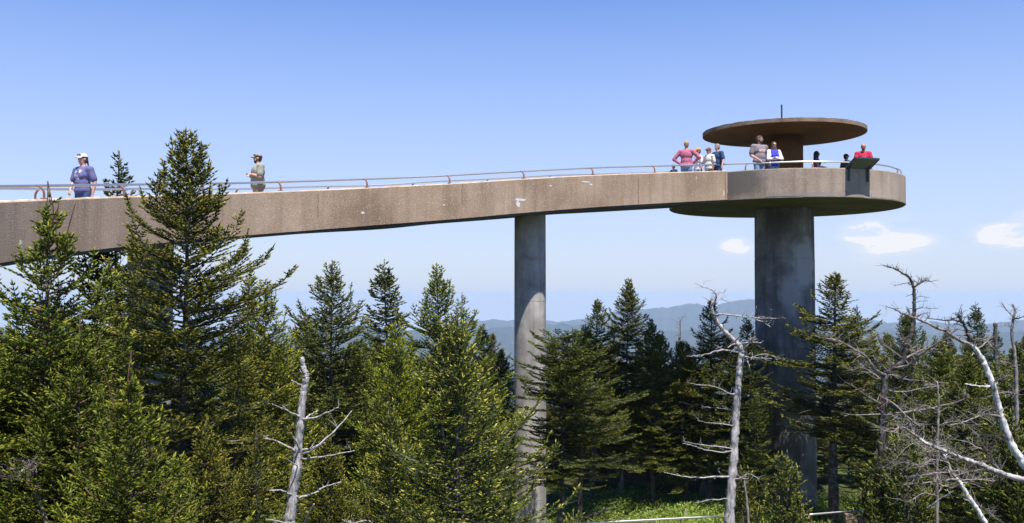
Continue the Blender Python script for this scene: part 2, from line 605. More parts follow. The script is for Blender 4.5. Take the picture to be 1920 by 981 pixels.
def catmull(P, sub=12):
    out = []
    n = len(P)
    for i in range(n - 1):
        p0, p1, p2, p3 = P[max(i - 1, 0)], P[i], P[i + 1], P[min(i + 2, n - 1)]
        for k in range(sub):
            t = k / sub
            out.append(0.5 * ((2 * p1) + (p2 - p0) * t + (2 * p0 - 5 * p1 + 4 * p2 - p3) * t * t + (3 * p1 - p0 - 3 * p2 + p3) * t ** 3))
    out.append(P[-1].copy())
    return out


fine = catmull(ctrl)
for _ in range(6):     # fair the line
    fine = [fine[0]] + [(fine[i - 1] + fine[i] * 2 + fine[i + 1]) / 4 for i in range(1, len(fine) - 1)] + [fine[-1]]
S_ = [0.0]
for i in range(1, len(fine)):
    S_.append(S_[-1] + math.hypot(fine[i].x - fine[i - 1].x, fine[i].y - fine[i - 1].y))
RL = S_[-1]
FA = np.array([[p.x, p.y, p.z] for p in fine])
SA = np.array(S_)


def rp(s, out=0.0, dz=0.0):
    """point on the ramp: s along the near (inner) wall face, out = away from it across the deck"""
    p = Vector([float(np.interp(s, SA, FA[:, k])) for k in range(3)])
    e = 0.25
    a = Vector([float(np.interp(max(s - e, 0), SA, FA[:, k])) for k in range(2)])
    b = Vector([float(np.interp(min(s + e, RL), SA, FA[:, k])) for k in range(2)])
    t = (b - a).normalized()
    nrm = Vector((-t.y, t.x))
    return Vector((p.x + nrm.x * out, p.y + nrm.y * out, p.z + dz)), Vector((t.x, t.y, 0)), Vector((nrm.x, nrm.y, 0))


def s_at_px(px):
    best = None
    for s in np.linspace(14, RL, 900):
        p, _, _ = rp(s)
        sx = p.x / p.y * FPX + CX
        if best is None or abs(sx - px) < best[0]:
            best = (abs(sx - px), s)
    return best[1]


NS = int(RL / 0.5)
SS = [RL * i / NS for i in range(NS + 1)]


def sweep(section, s_list=None, close=True):
    mb = MB()
    vs, fs = [], []
    sl = s_list or SS
    m = len(section)
    for s in sl:
        for (o, dz) in section:
            vs.append(rp(s, o, dz)[0])
    for i in range(len(sl) - 1):
        for k in range(m):
            k2 = (k + 1) % m
            fs.append((i * m + k, (i + 1) * m + k, (i + 1) * m + k2, i * m + k2))
    fs.append(tuple(range(m)))
    fs.append(tuple((len(sl) - 1) * m + k for k in range(m))[::-1])
    mb.add(vs, fs)
    return mb


def wallsec(o0, o1):
    c = 0.012
    return [(o0, -WALL_H + 0.015), (o1, -WALL_H + 0.015), (o1, -0.03), (o0, -0.03)]


ramp = empty('observation_ramp', rp(s_at_px(965))[0])
rb = ramp.location.copy()


def under(mb, name, mats, parent=ramp, smooth=False):
    mb.v = [(x - rb.x, y - rb.y, z - rb.z) for x, y, z in mb.v]
    return mb.build(name, mats, parent, smooth)


def keep_obj_coords(o):
    return o


# materials read object coordinates, so shift is harmless for the ramp
for (o0, o1) in ((0.0, WALL_T), (RAMP_W - WALL_T, RAMP_W)):
    under(sweep(wallsec(o0, o1)), 'parapet_wall', MAT['conc'])
    # rough top surface, built as a thin coping with a chipped edge
    cs = [(o0 + 0.004, -0.03), (o1 - 0.004, -0.03), (o1 - 0.02, 0.0), (o0 + 0.015, 0.0)]
    mb = sweep(cs, [RL * i / (NS * 5) for i in range(NS * 5 + 1)])
    mb.v = [(x, y, z + (random.uniform(-0.012, 0.006) if (i % 4) >= 2 else 0)) for i, (x, y, z) in enumerate(mb.v)]
    under(mb, 'wall_coping', MAT['conc_cap'])
under(sweep([(WALL_T, -WALL_H + 0.045), (RAMP_W - WALL_T, -WALL_H + 0.045), (RAMP_W - WALL_T, -DECK_DROP), (WALL_T, -DECK_DROP)]), 'deck', MAT['conc_deck'])
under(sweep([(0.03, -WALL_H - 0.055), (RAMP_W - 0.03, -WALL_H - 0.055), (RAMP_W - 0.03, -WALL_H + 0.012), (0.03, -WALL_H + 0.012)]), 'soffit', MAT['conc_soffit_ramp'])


def bracket(mb, base, inward, h=0.235, off=0.17, w=0.016):
    """a strap that stands up from the wall and hooks over to the rail"""
    pts, n = [], 9
    for i in range(n):
        a = R(90) * i / (n - 1)
        pts.append(base + inward * (off * (1 - math.cos(a))) + Vector((0, 0, h * 0.35 + h * 0.65 * math.sin(a))))
    pts = [base + Vector((0, 0, -0.03))] + pts
    side = inward.cross(Vector((0, 0, 1))).normalized()
    for i in range(len(pts) - 1):
        a, b = pts[i], pts[i + 1]
        t = (b - a).normalized()
        nn = t.cross(side).normalized()
        vs = []
        for p in (a, b + t * 0.004):
            for su in (-w * 1.3, w * 1.3):
                for sn in (-0.012, 0.012):
                    vs.append(p + side * su + nn * sn)
        mb.add(vs, [(0, 1, 3, 2), (4, 6, 7, 5), (0, 4, 5, 1), (2, 3, 7, 6), (0, 2, 6, 4), (1, 5, 7, 3)])


RAIL_H = 0.235
s530 = s_at_px(530)
for side, (ob, dirn, step, s0) in enumerate(((0.085, 1, 2.62, s530), (RAMP_W - 0.085, -1, 2.62, s_at_px(560)))):
    pts = [rp(s, ob + dirn * 0.17, RAIL_H)[0] for s in [RL * i / (NS * 2) for i in range(NS * 2 + 1)]]
    mb = MB()
    mb.tube(pts, 0.027, 10)
    under(mb, 'handrail', MAT['alu'], smooth=True)
    lst = [s0 - 2.33 * q for q in range(1, 40) if s0 - 2.33 * q > 0.5][::-1] + [s0 + step * q for q in range(40) if s0 + step * q < RL - 0.2]
    for s in lst:
        p, t, n = rp(s, ob)
        mb = MB()
        bracket(mb, p, n * dirn)
        mb.box(p + Vector((0, 0, 0.008)), (0.11, 0.09, 0.016), Matrix.Rotation(math.atan2(t.y, t.x), 3, 'Z'))
        under(mb, 'rail_bracket', MAT['bracket'])
tag(ramp, 'long curved concrete walkway rising to the round platform, with metal rails on both walls', 'ramp')

# pale mortar repairs and drips on the near wall


def patch_on_ramp(px, drop, w, h, seed):
    rr = random.Random(seed)
    s = s_at_px(px)
    p, t, n = rp(s, -0.004, -drop)
    vs = []
    k = 18
    for i in range(k):
        a = 2 * math.pi * i / k
        q = 0.5 * (0.6 + 0.4 * rr.random())
        vs.append(p + t * (math.cos(a) * w * q) + Vector((0, 0, math.sin(a) * h * q)))
    vs2 = [v + n * 0.012 for v in vs]
    mb = MB()
    mb.add(vs + vs2, [tuple(range(k))[::-1], tuple(range(k, 2 * k))] + [(i, (i + 1) % k, (i + 1) % k + k, i + k) for i in range(k)])
    under(mb, 'mortar_patch', MAT['mortar'])


for a in ((976, 0.62, 0.50, 0.09, 1), (972, 0.74, 0.16, 0.22, 2), (679, 0.66, 0.14, 0.08, 3), (1108, 0.30, 0.16, 0.07, 4), (1100, 0.21, 0.5, 0.05, 9),
          (1307, 0.23, 0.03, 0.15, 5), (1358, 0.78, 0.05, 0.28, 6), (36, 0.72, 0.12, 0.10, 7), (1033, 0.27, 0.14, 0.05, 8), (833, 0.60, 0.10, 0.05, 12)):
    patch_on_ramp(*a)
# hairline cracks that run down the wall face
for (px, d0, d1, seed) in ((1198, 0.18, 0.98, 3), (1362, 0.04, 1.0, 4), (594, 0.1, 0.7, 5), (866, 0.05, 0.6, 6)):
    rr = random.Random(seed)
    s = s_at_px(px)
    P_ = []
    for i in range(12):
        p, t, n = rp(s + rr.uniform(-0.012, 0.012), -0.001, -(d0 + (d1 - d0) * i / 11))
        P_.append(p)
    mb = MB()
    mb.tube(P_, 0.006, 4)
    under(mb, 'crack', MAT['iron'])

# ------------------------------------------------------------------ observation platform
DZ = 8.0
ZB, ZT, ZF = DZ + 3.2, DZ + 4.2, DZ + 3.47
RO, RI = 4.27, 4.09
dc = DRUM_C
endn, endf = rp(RL)[0], rp(RL, RAMP_W)[0]
a_near = math.atan2(endn.y - dc.y, endn.x - dc.x)
a_far = math.atan2(endf.y - dc.y, endf.x - dc.x)
a_n, a_f = a_near % (2 * math.pi), a_far % (2 * math.pi)     # opening between a_f and a_n
tower = empty('observation_platform', (dc.x, dc.y, 0))
tag(tower, 'round concrete lookout platform with a disc roof on one thick column', 'observation tower')


def arc_ring(r0, r1, z0, z1, a0, a1, seg=120, jit=0.0):
    mb = MB()
    vs, fs = [], []
    for i in range(seg + 1):
        a = a0 + (a1 - a0) * i / seg
        for (r, z) in ((r1, z0), (r1, z1), (r0, z1), (r0, z0)):
            zz = z + (random.uniform(-jit, jit) if z == z1 else 0)
            vs.append((r * math.cos(a), r * math.sin(a), zz))
    for i in range(seg):
        for k in range(4):
            k2 = (k + 1) % 4
            fs.append((i * 4 + k, (i + 1) * 4 + k, (i + 1) * 4 + k2, i * 4 + k2))
    fs += [(0, 1, 2, 3), tuple(seg * 4 + k for k in (3, 2, 1, 0))]
    mb.add(vs, fs)
    return mb


def tower_part(mb, name, mat, smooth=False, world_verts=False):
    if world_verts:
        mb.v = [(x - dc.x, y - dc.y, z) for x, y, z in mb.v]
    return mb.build(name, mat, tower, smooth)


def shift_coords(m, off):
    """patches were given in world coordinates; the parts sit relative to the tower base"""
    nt = m.node_tree
    for n in nt.nodes:
        if n.type == 'VECT_MATH' and n.operation == 'SUBTRACT':
            v = n.inputs[1].default_value
            n.inputs[1].default_value = (v[0] - off[0], v[1] - off[1], v[2] - off[2])


shift_coords(MAT['conc_drum'], (dc.x, dc.y, 0))
shift_coords(MAT['conc_col_wide'], (dc.x, dc.y, 0))
arc0, arc1 = a_n, a_f + 2 * math.pi
tower_part(arc_ring(RI, RO, ZB + 0.012, ZT - 0.028, arc0, arc1, 160), 'parapet_wall', MAT['conc_drum'])
tower_part(arc_ring(RI + 0.005, RO - 0.008, ZT - 0.027, ZT, arc0, arc1, 320, 0.007), 'wall_coping', MAT['conc_cap'])
mb = MB()
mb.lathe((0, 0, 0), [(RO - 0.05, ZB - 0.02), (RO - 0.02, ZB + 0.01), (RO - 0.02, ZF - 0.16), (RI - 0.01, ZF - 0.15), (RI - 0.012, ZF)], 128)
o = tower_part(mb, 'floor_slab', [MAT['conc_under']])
# ledge line: a repaired lower band with cracks, standing a little proud of the wall
for (a0, a1, z0, z1) in ((R(246), R(262), 0.055, 0.21), (R(262.4), R(279), 0.03, 0.20), (R(279.3), R(292), 0.03, 0.17), (R(296), R(318), 0.04, 0.19)):
    mb = MB()
    vs, k = [], 26
    for i in range(k + 1):
        a = a0 + (a1 - a0) * i / k
        e = 0.02 * pnoise((a * 9, z1, 1))
        for (r, z) in ((RO - 0.01, ZB + z0), (RO + 0.007, ZB + z0), (RO + 0.007, ZB + z1 + e), (RO - 0.01, ZB + z1 + e)):
            vs.append((r * math.cos(a), r * math.sin(a), z))
    fs = [(i * 4 + q, (i + 1) * 4 + q, (i + 1) * 4 + (q + 1) % 4, i * 4 + (q + 1) % 4) for i in range(k) for q in range(4)]
    fs += [(0, 1, 2, 3), (k * 4 + 3, k * 4 + 2, k * 4 + 1, k * 4)]
    mb.add(vs, fs)
    tower_part(mb, 'repaired_band', MAT['conc_drum'])
# main column, slightly wider lift joints
mb = MB()
prof = [(1.10, -1.0)]
for z in (0.2, 2.9, 6.0, 9.3):
    prof += [(1.095, z - 0.02), (1.082, z - 0.012), (1.082, z + 0.012), (1.09, z + 0.02)]
prof += [(1.08, ZB - 0.03)]
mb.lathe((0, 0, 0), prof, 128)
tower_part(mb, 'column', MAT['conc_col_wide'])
mb = MB()
mb.lathe((0, 0, 0), [(0.72, ZF - 0.02), (0.72, DZ + 5.93)], 56)
tower_part(mb, 'roof_post', MAT['conc_roof'], True)
mb = MB()
mb.lathe((0, 0, 0), [(0.74, DZ + 5.91), (2.93, DZ + 5.965), (2.965, DZ + 5.985), (2.965, DZ + 6.09), (2.93, DZ + 6.115), (0.3, DZ + 6.17)], 128)
tower_part(mb, 'roof_disc', MAT['conc_roof'])
tower_part(arc_ring(2.955, 2.995, DZ + 5.982, DZ + 6.118, 0, 2 * math.pi * 0.9999, 260, 0.010), 'roof_rim', MAT['conc_rim'])
mb = MB()
mb.lathe((-0.05, 0, 0), [(0.10, DZ + 6.15), (0.09, DZ + 6.30), (0.045, DZ + 6.40), (0.028, DZ + 6.45), (0.030, DZ + 7.12), (0.02, DZ + 7.15)], 10)
tower_part(mb, 'lightning_mast', MAT['iron'])
# platform rail on hooked brackets
pts = []
j0, _t, _n = rp(RL, 0.085 + 0.17, RAIL_H)
j0 = Vector((j0.x - dc.x, j0.y - dc.y, j0.z))
pts.append(j0 - _t * 0.05)
for i in range(9, 161):
    a = arc0 + (arc1 - arc0) * i / 160
    pts.append(Vector((math.cos(a) * (RO - 0.085 - 0.17), math.sin(a) * (RO - 0.085 - 0.17), ZT + RAIL_H)))
pts = catmull(pts[:6], 6)[:-1] + pts[5:]
mb = MB()
mb.tube(pts, 0.027, 10)
tower_part(mb, 'handrail', MAT['alu'], True)
for i in range(11):
    a = arc0 + 0.15 + (arc1 - arc0 - 0.3) * i / 10
    inward = Vector((-math.cos(a), -math.sin(a), 0))
    mb = MB()
    bs = Vector((math.cos(a) * (RO - 0.085), math.sin(a) * (RO - 0.085), ZT))
    bracket(mb, bs, inward)
    mb.box(bs + Vector((0, 0, 0.008)), (0.09, 0.11, 0.016), Matrix.Rotation(a, 3, 'Z'))
    tower_part(mb, 'rail_bracket', MAT['bracket'])

# narrow columns under the ramp


def ramp_column(px, label):
    s = s_at_px(px)
    for _ in range(30):
        p, t, n = rp(s, RAMP_W / 2)
        s -= ((p.x / p.y * FPX + CX) - px) * 0.004
    p, t, n = rp(s, RAMP_W / 2)
    top = p.z - WALL_H - 0.05
    e = empty('support_column', (p.x, p.y, 0))
    r0 = 0.492
    mb = MB()
    prof = [(r0 * 1.02, -1.0)]
    z = 1.6
    while z < top - 0.8:
        prof += [(r0 * 1.012, z - 0.012), (r0 * 0.995, z - 0.006), (r0 * 0.995, z + 0.006), (r0 * 1.01, z + 0.012)]
        z += 2.05
    prof += [(r0, top + 0.02)]
    mb.lathe((0, 0, 0), prof, 112)
    mb.build('shaft', MAT['conc_col'], e)
    mb = MB()
    mb.lathe((0, 0, 0), [(0.85, -0.4), (0.85, 0.06), (0.80, 0.1)], 32)
    mb.build('footing', MAT['conc_deck'], e)
    tag(e, label, 'column')
    return p


cp = ramp_column(994, 'slim round concrete column under the middle of the ramp, sunlit halfway down')
ramp_column(282, 'round concrete column half hidden behind the tall spruce at left')
print('COLUMN', cp, 'RAMP END', endn, endf)

# ------------------------------------------------------------------ information panel on the platform wall
def drum_hit(px):
    u = (px - CX) / FPX
    lo, hi = 30.0, 36.5
    A, B, Cc = 1 + u * u, -2 * (u * dc.x + dc.y), dc.x ** 2 + dc.y ** 2 - RO ** 2
    y = (-B - math.sqrt(B * B - 4 * A * Cc)) / (2 * A)
    return Vector((u * y, y, 0))


ph_ = drum_hit(1611.5)
pa = math.atan2(ph_.y - dc.y, ph_.x - dc.x)
pd = Vector((math.cos(pa), math.sin(pa), 0))
ps = Vector((-pd.y, pd.x, 0))
pbase = Vector((dc.x, dc.y, 0)) + pd * RO
panel = empty('information_panel', (pbase.x, pbase.y, ZT))
PW = 0.47
inn, outr = pd * (-0.01) + Vector((0, 0, 0.01)), pd * 0.46 + Vector((0, 0, 0.28))
up = (outr - inn).cross(ps).normalized()
if up.z < 0:
    up = -up


def slab(a, b, hw, th, grow=0.0):
    mb = MB()
    d = (b - a).normalized() * grow
    a2, b2 = a - d, b + d
    vs = []
    for p in (a2, b2):
        for q in (-hw - grow, hw + grow):
            for t in (-th / 2, th / 2):
                vs.append(p + ps * q + up * t)
    mb.add(vs, [(0, 1, 3, 2), (4, 6, 7, 5), (0, 4, 5, 1), (2, 3, 7, 6), (0, 2, 6, 4), (1, 5, 7, 3)])
    return mb


slab(inn, outr, PW, 0.03).build('board', MAT['panel_back'], panel)
slab(inn + up * 0.022, outr + up * 0.022, PW - 0.03, 0.008).build('printed_face', MAT['panel_face'], panel)
fr = MB()
for q in (-1, 1):
    a, b = inn + ps * (PW + 0.012) * q, outr + ps * (PW + 0.012) * q
    vs = [p + ps * u + up * t for p in (a, b) for u in (-0.012, 0.012) for t in (-0.03, 0.03)]
    fr.add(vs, [(0, 1, 3, 2), (4, 6, 7, 5), (0, 4, 5, 1), (2, 3, 7, 6), (0, 2, 6, 4), (1, 5, 7, 3)])
for p in (inn, outr):
    fr.box(p, (0.03, PW * 2 + 0.04, 0.055), Matrix.Rotation(pa, 3, 'Z'))
fr.build('frame', MAT['panel_metal'], panel)
for q in (-0.40, 0.36):
    mb = MB()
    mb.box(pd * 0.035 + ps * q + Vector((0, 0, -0.19)), (0.05, 0.06, 0.50), Matrix.Rotation(pa, 3, 'Z'))
    mb.tube([pd * 0.06 + ps * q + Vector((0, 0, -0.02)), pd * 0.30 + ps * q + Vector((0, 0, 0.24))], 0.02, 6)
    mb.build('mounting_arm', MAT['panel_metal'], panel)
tag(panel, 'tilted information board held out over the platform wall by two green brackets', 'information board')

# ------------------------------------------------------------------ people


def cloth(name, colr, rough=0.85, extra=None):
    m, nt, b = new_mat(name)
    t = nt.nodes.new('ShaderNodeTexCoord')
    v = t.outputs['Object']
    n = NOISE(nt, MAPPING(nt, v, (1, 1, 0.5)), 9, 4)
    c = MIX(nt, n, tuple(x * 0.72 for x in colr), tuple(min(1, x * 1.2) for x in colr))
    if extra:
        for (c0, r0, pcol, thr, sc) in extra:      # printed mark: box on the chest broken up by noise
            sp = nt.nodes.new('ShaderNodeSeparateXYZ')
            nt.links.new(v, sp.inputs[0])
            f = None
            for k in (0, 2):
                q = M(nt, 'LESS_THAN', M(nt, 'ABSOLUTE', M(nt, 'SUBTRACT', sp.outputs[k], c0[k])), r0[k])
                f = q if f is None else M(nt, 'MULTIPLY', f, q)
            f = M(nt, 'MULTIPLY', f, M(nt, 'LESS_THAN', sp.outputs[1], 0.0))
            br = M(nt, 'GREATER_THAN', NOISE(nt, v, sc, 2), thr)
            c = MIX(nt, M(nt, 'MULTIPLY', f, br), c, pcol)
    nt.links.new(c, b.inputs['Base Color'])
    b.inputs['Roughness'].default_value = rough
    b.inputs['Specular IOR Level'].default_value = 0.2
    bp = nt.nodes.new('ShaderNodeBump')
    bp.inputs['Strength'].default_value = 0.7
    bp.inputs['Distance'].default_value = 0.04
    nt.links.new(NOISE(nt, MAPPING(nt, v, (1, 1, 0.45)), 14, 3, 0.5, 0.6), bp.inputs['Height'])
    nt.links.new(bp.outputs[0], b.inputs['Normal'])
    return m


MAT['skin'] = simple('skin_light', (0.52, 0.28, 0.20), 0.55, 0, 0.08, 12)
MAT['skin_tan'] = simple('skin_tanned', (0.40, 0.20, 0.13), 0.55, 0, 0.08, 12)
MAT['hair_dark'] = simple('dark_hair', (0.012, 0.009, 0.008), 0.45, 0, 0.4, 40, 0.6)
MAT['hair_brown'] = simple('brown_hair', (0.085, 0.04, 0.02), 0.5, 0, 0.4, 40, 0.6)
MAT['hair_blond'] = simple('blond_hair', (0.40, 0.25, 0.10), 0.5, 0, 0.4, 40, 0.6)
MAT['hair_grey'] = simple('grey_hair', (0.26, 0.23, 0.22), 0.5, 0, 0.4, 40, 0.6)
MAT['black_plastic'] = simple('black_lens', (0.01, 0.01, 0.012), 0.15)
MAT['white_eye'] = simple('eye_white', (0.5, 0.45, 0.42), 0.3)
MAT['lips'] = simple('lips', (0.30, 0.10, 0.09), 0.5)
MAT['shoe'] = simple('shoe_leather', (0.06, 0.05, 0.045), 0.6)


def remeshed(mb, name, mat, parent, voxel, smooth_it=2):
    me = mb.mesh(name + '_src', mat)
    tmp = bpy.data.objects.new('tmp', me)
    col.objects.link(tmp)
    md = tmp.modifiers.new('r', 'REMESH')
    md.mode = 'VOXEL'
    md.voxel_size = voxel
    if smooth_it:
        sm = tmp.modifiers.new('s', 'SMOOTH')
        sm.factor = 0.5
        sm.iterations = smooth_it
    dg = bpy.context.evaluated_depsgraph_get()
    out = bpy.data.meshes.new_from_object(tmp.evaluated_get(dg))
    out.name = name
    bpy.data.objects.remove(tmp)
    bpy.data.meshes.remove(me)
    out.polygons.foreach_set('use_smooth', [True] * len(out.polygons))
    if not out.materials:
        out.materials.append(mat)
    return link(name, out, parent)


def person(label, X, Y, floor, head_z, face, shirt, trousers, hair, hair_style='short', sleeves='short', skin='skin', arms=None, cap=None,
           cap_on='fwd', glasses=False, beard=None, shorts=False, lean=0.0, female=False, head_turn=0.0, build=1.0, pony=False, capcol2=None, name='person'):
    """face: heading in degrees; 0 looks at the camera (-Y), 90 looks to +X (right), -90 looks left"""
    H = head_z - floor
    k = H / 1.76
    e = empty(name, (X, Y, floor), R(face))
    print('PERSON', label[:40], 'height %.2f' % H)
    tag(e, label, 'person')
    V = lambda x, y, z: Vector((x, y - lean * max(0.0, z - 0.95), z - abs(lean) * 0.06 * max(0.0, z - 0.95))) * k
    sw = (0.165 if female else 0.19) * build
    arms = arms or {}
    el_ = {-1: arms.get('Lelbow', (-sw - 0.07, 0.03, 1.13)), 1: arms.get('Relbow', (sw + 0.07, 0.03, 1.13))}
    wr_ = {-1: arms.get('Lwrist', (-sw - 0.06, -0.06, 0.90)), 1: arms.get('Rwrist', (sw + 0.06, -0.06, 0.90))}
    # body: one continuous surface
    b = MB()
    rot = Matrix.Rotation(R(head_turn), 3, 'Z')
    hc = Vector((0, -0.015, 1.645))
    hv = lambda x, y, z: V(*(hc + rot @ Vector((x, y, z))))
    b.ellipsoid(hv(0, 0.012, 0.018), Vector((0.076, 0.096, 0.098)) * k, 16, 12, rot)
    b.ellipsoid(hv(0, -0.022, -0.05), Vector((0.058, 0.068, 0.072)) * k, 14, 10, rot)
    b.ellipsoid(hv(0, -0.055, -0.10), Vector((0.028, 0.024, 0.022)) * k, 10, 8, rot)      # chin
    b.capsule(hv(0, -0.083, 0.015), hv(0, -0.105, -0.022), 0.009 * k, 0.015 * k, 8)        # nose
    b.capsule(hv(-0.03, -0.078, 0.028), hv(0.03, -0.078, 0.028), 0.013 * k, 0.013 * k, 8)  # brow
    for s in (-1, 1):
        b.ellipsoid(hv(0.078 * s, 0.01, -0.005), Vector((0.012, 0.022, 0.032)) * k, 8, 6, rot)  # ears
    b.capsule(V(0, 0.01, 1.42), V(0, -0.005, 1.58), 0.058 * k * build, 0.052 * k, 12)
    b.ellipsoid(V(0, 0.0, 1.30), Vector((sw * 0.93, 0.115 * build, 0.19)) * k)
    b.ellipsoid(V(0, -0.005, 1.10), Vector((sw * 0.80, 0.110 * build, 0.19)) * k)
    b.ellipsoid(V(0, 0.01, 0.94), Vector((sw * 0.92, 0.12 * build, 0.13)) * k)
    for s in (-1, 1):
        sh, elb, wr = V(s * sw, 0.01, 1.415), V(*el_[s]), V(*wr_[s])
        b.capsule(V(s * sw * 0.3, 0.01, 1.43), sh, 0.06 * k, 0.062 * k * build)
        b.capsule(sh, elb, 0.055 * k * build, 0.040 * k * build)
        b.capsule(elb, wr, 0.041 * k * build, 0.027 * k)
        d = (wr - elb).normalized()
        hint = Vector((0, 0, 1)) if abs(d.z) < 0.7 else Vector((0, -1, 0))
        sd = d.cross(hint).normalized()
        nn = sd.cross(d).normalized()
        pc = wr + d * 0.05 * k
        for q in (-0.02, 0, 0.02):
            b.capsule(wr + sd * q * 0.5 * k, wr + d * 0.085 * k + sd * q * 1.2 * k, 0.017 * k, 0.014 * k, 8)
        for q, L in ((-0.033, 0.055), (-0.011, 0.070), (0.011, 0.074), (0.033, 0.062)):
            p0 = wr + d * 0.09 * k + sd * q * k
            p1 = p0 + (d * 0.8 - nn * 0.35).normalized() * L * 0.55 * k
            p2 = p1 + (d * 0.45 - nn * 0.9).normalized() * L * 0.5 * k
            b.capsule(p0, p1, 0.0105 * k, 0.010 * k, 7)
            b.capsule(p1, p2, 0.010 * k, 0.0085 * k, 7)
        th = wr + d * 0.03 * k + sd * 0.03 * k * s
        b.capsule(th, th + (d * 0.7 + sd * 0.7 * s - nn * 0.3).normalized() * 0.055 * k, 0.013 * k, 0.010 * k, 7)
        hip, kn, an = V(s * 0.095, 0.01, 0.92), V(s * 0.11, -0.01, 0.50), V(s * 0.115, 0.03, 0.09)
        b.capsule(hip, kn, 0.085 * k * build, 0.056 * k)
        b.capsule(kn, an, 0.054 * k, 0.036 * k)
        b.capsule(an, V(s * 0.125, -0.13, 0.035), 0.036 * k, 0.03 * k)
    if female:
        for s in (-1, 1):
            b.ellipsoid(V(s * 0.07, -0.095, 1.27), Vector((0.06, 0.05, 0.06)) * k)
    remeshed(b, 'body', MAT[skin], e, 0.0158, 1)
    # shirt
    g = 0.016 * k
    c = MB()
    grow = lambda r: (Vector(r) * k) + Vector((g, g, g))
    c.ellipsoid(V(0, 0.0, 1.30), grow((sw * 0.95, 0.118 * build, 0.185)))
    c.ellipsoid(V(0, -0.005, 1.10), grow((sw * 0.86, 0.122 * build, 0.20)))
    c.ellipsoid(V(0, 0.005, 0.965), grow((sw * 0.97, 0.130 * build, 0.115)))
    if female:
        for s in (-1, 1):
            c.ellipsoid(V(s * 0.07, -0.095, 1.27), grow((0.06, 0.05, 0.06)))
    for s in (-1, 1):
        sh, elb, wr = V(s * sw, 0.01, 1.41), V(*el_[s]), V(*wr_[s])
        c.capsule(V(s * sw * 0.35, 0.01, 1.425), sh, 0.060 * k + g, 0.062 * k * build + g)
        f = {'short': 0.72, 'long': 1.0, 'rolled': 1.0, 'none': 0.12}[sleeves]
        c.capsule(sh, sh.lerp(elb, f), 0.056 * k * build + g, (0.055 if sleeves == 'short' else 0.042) * k * build + g)
        if sleeves == 'long':
            c.capsule(elb, elb.lerp(wr, 0.93), 0.042 * k + g, 0.032 * k + g * 0.7)
        if sleeves == 'rolled':
            c.capsule(elb, elb.lerp(wr, 0.35), 0.042 * k + g, 0.038 * k + g)
    so = remeshed(c, 'shirt', shirt[0], e, 0.019, 1)
    if sleeves == 'long' and len(shirt) > 1:
        # second cloth colour on the sleeves, cut by distance from the spine
        so.data.materials.append(shirt[1])
        for p in so.data.polygons:
            if abs(p.center.x) > sw * 0.80 * k or (p.center.y < -0.17 * k and p.center.z < 1.25 * k):
                p.material_index = 1
    # trousers
    t = MB()
    t.ellipsoid(V(0, 0.01, 0.93), (Vector((sw * 0.94, 0.125 * build, 0.12)) * k) + Vector((.008, .008, .008)))
    for s in (-1, 1):
        hip, kn, an = V(s * 0.095, 0.01, 0.92), V(s * 0.11, -0.01, 0.50), V(s * 0.115, 0.03, 0.10)
        t.capsule(hip, kn, 0.092 * k * build, 0.072 * k)
        if not shorts:
            t.capsule(kn, an, 0.072 * k, 0.055 * k)
    remeshed(t, 'shorts' if shorts else 'trousers', trousers, e, 0.028, 1)
    for s in (-1, 1):
        f = MB()
        f.ellipsoid(V(s * 0.12, -0.055, 0.045), Vector((0.05, 0.135, 0.045)) * k)
        f.box(V(s * 0.12, -0.055, 0.012), (0.085 * k, 0.25 * k, 0.02 * k))
        f.build('shoe', MAT['shoe'], e, True)
    # hair
    hm_ = MAT[hair]
    h = MB()
    if hair_style != 'bald':
        h.ellipsoid(hv(0, 0.022, 0.032), Vector((0.082, 0.100, 0.094)) * k, 16, 12, rot)
        h.ellipsoid(hv(0, 0.045, -0.02), Vector((0.074, 0.066, 0.075)) * k, 14, 10, rot)
        if hair_style == 'short':
            h.ellipsoid(hv(0, -0.02, 0.075), Vector((0.066, 0.070, 0.040)) * k, 12, 8, rot)
        if hair_style == 'long':
            for s in (-1, 1):
                h.capsule(hv(0.066 * s, 0.02, 0.02), hv(0.080 * s, -0.02, -0.27), 0.030 * k, 0.034 * k)
                h.capsule(hv(0.05 * s, -0.03, 0.07), hv(0.078 * s, -0.02, -0.02), 0.024 * k, 0.022 * k)
            h.capsule(hv(0, 0.07, 0.0), hv(0, 0.085, -0.26), 0.066 * k, 0.055 * k)
    else:
        for s in (-1, 1):
            h.ellipsoid(hv(0.062 * s, 0.03, 0.0), Vector((0.022, 0.06, 0.045)) * k, 10, 8, rot)
        h.ellipsoid(hv(0, 0.075, 0.0), Vector((0.06, 0.035, 0.05)) * k, 10, 8, rot)
    if pony:
        h.capsule(hv(0.0, 0.10, 0.03), hv(0.03, 0.125, -0.14), 0.028 * k, 0.016 * k)
    remeshed(h, 'hair', hm_, e, 0.0105, 1)
    if beard:
        q = MB()
        q.ellipsoid(hv(0, -0.045, -0.085), Vector((0.056, 0.050, 0.042)) * k, 12, 8, rot)
        for s in (-1, 1):
            q.capsule(hv(0.058 * s, -0.005, -0.02), hv(0.045 * s, -0.035, -0.08), 0.018 * k, 0.02 * k)
        remeshed(q, 'beard', MAT[beard], e, 0.0105, 1)
    else:
        q = MB()
        q.capsule(hv(-0.018, -0.088, -0.062), hv(0.018, -0.088, -0.062), 0.006 * k, 0.006 * k, 6)
        q.build('mouth', MAT['lips'], e, True)
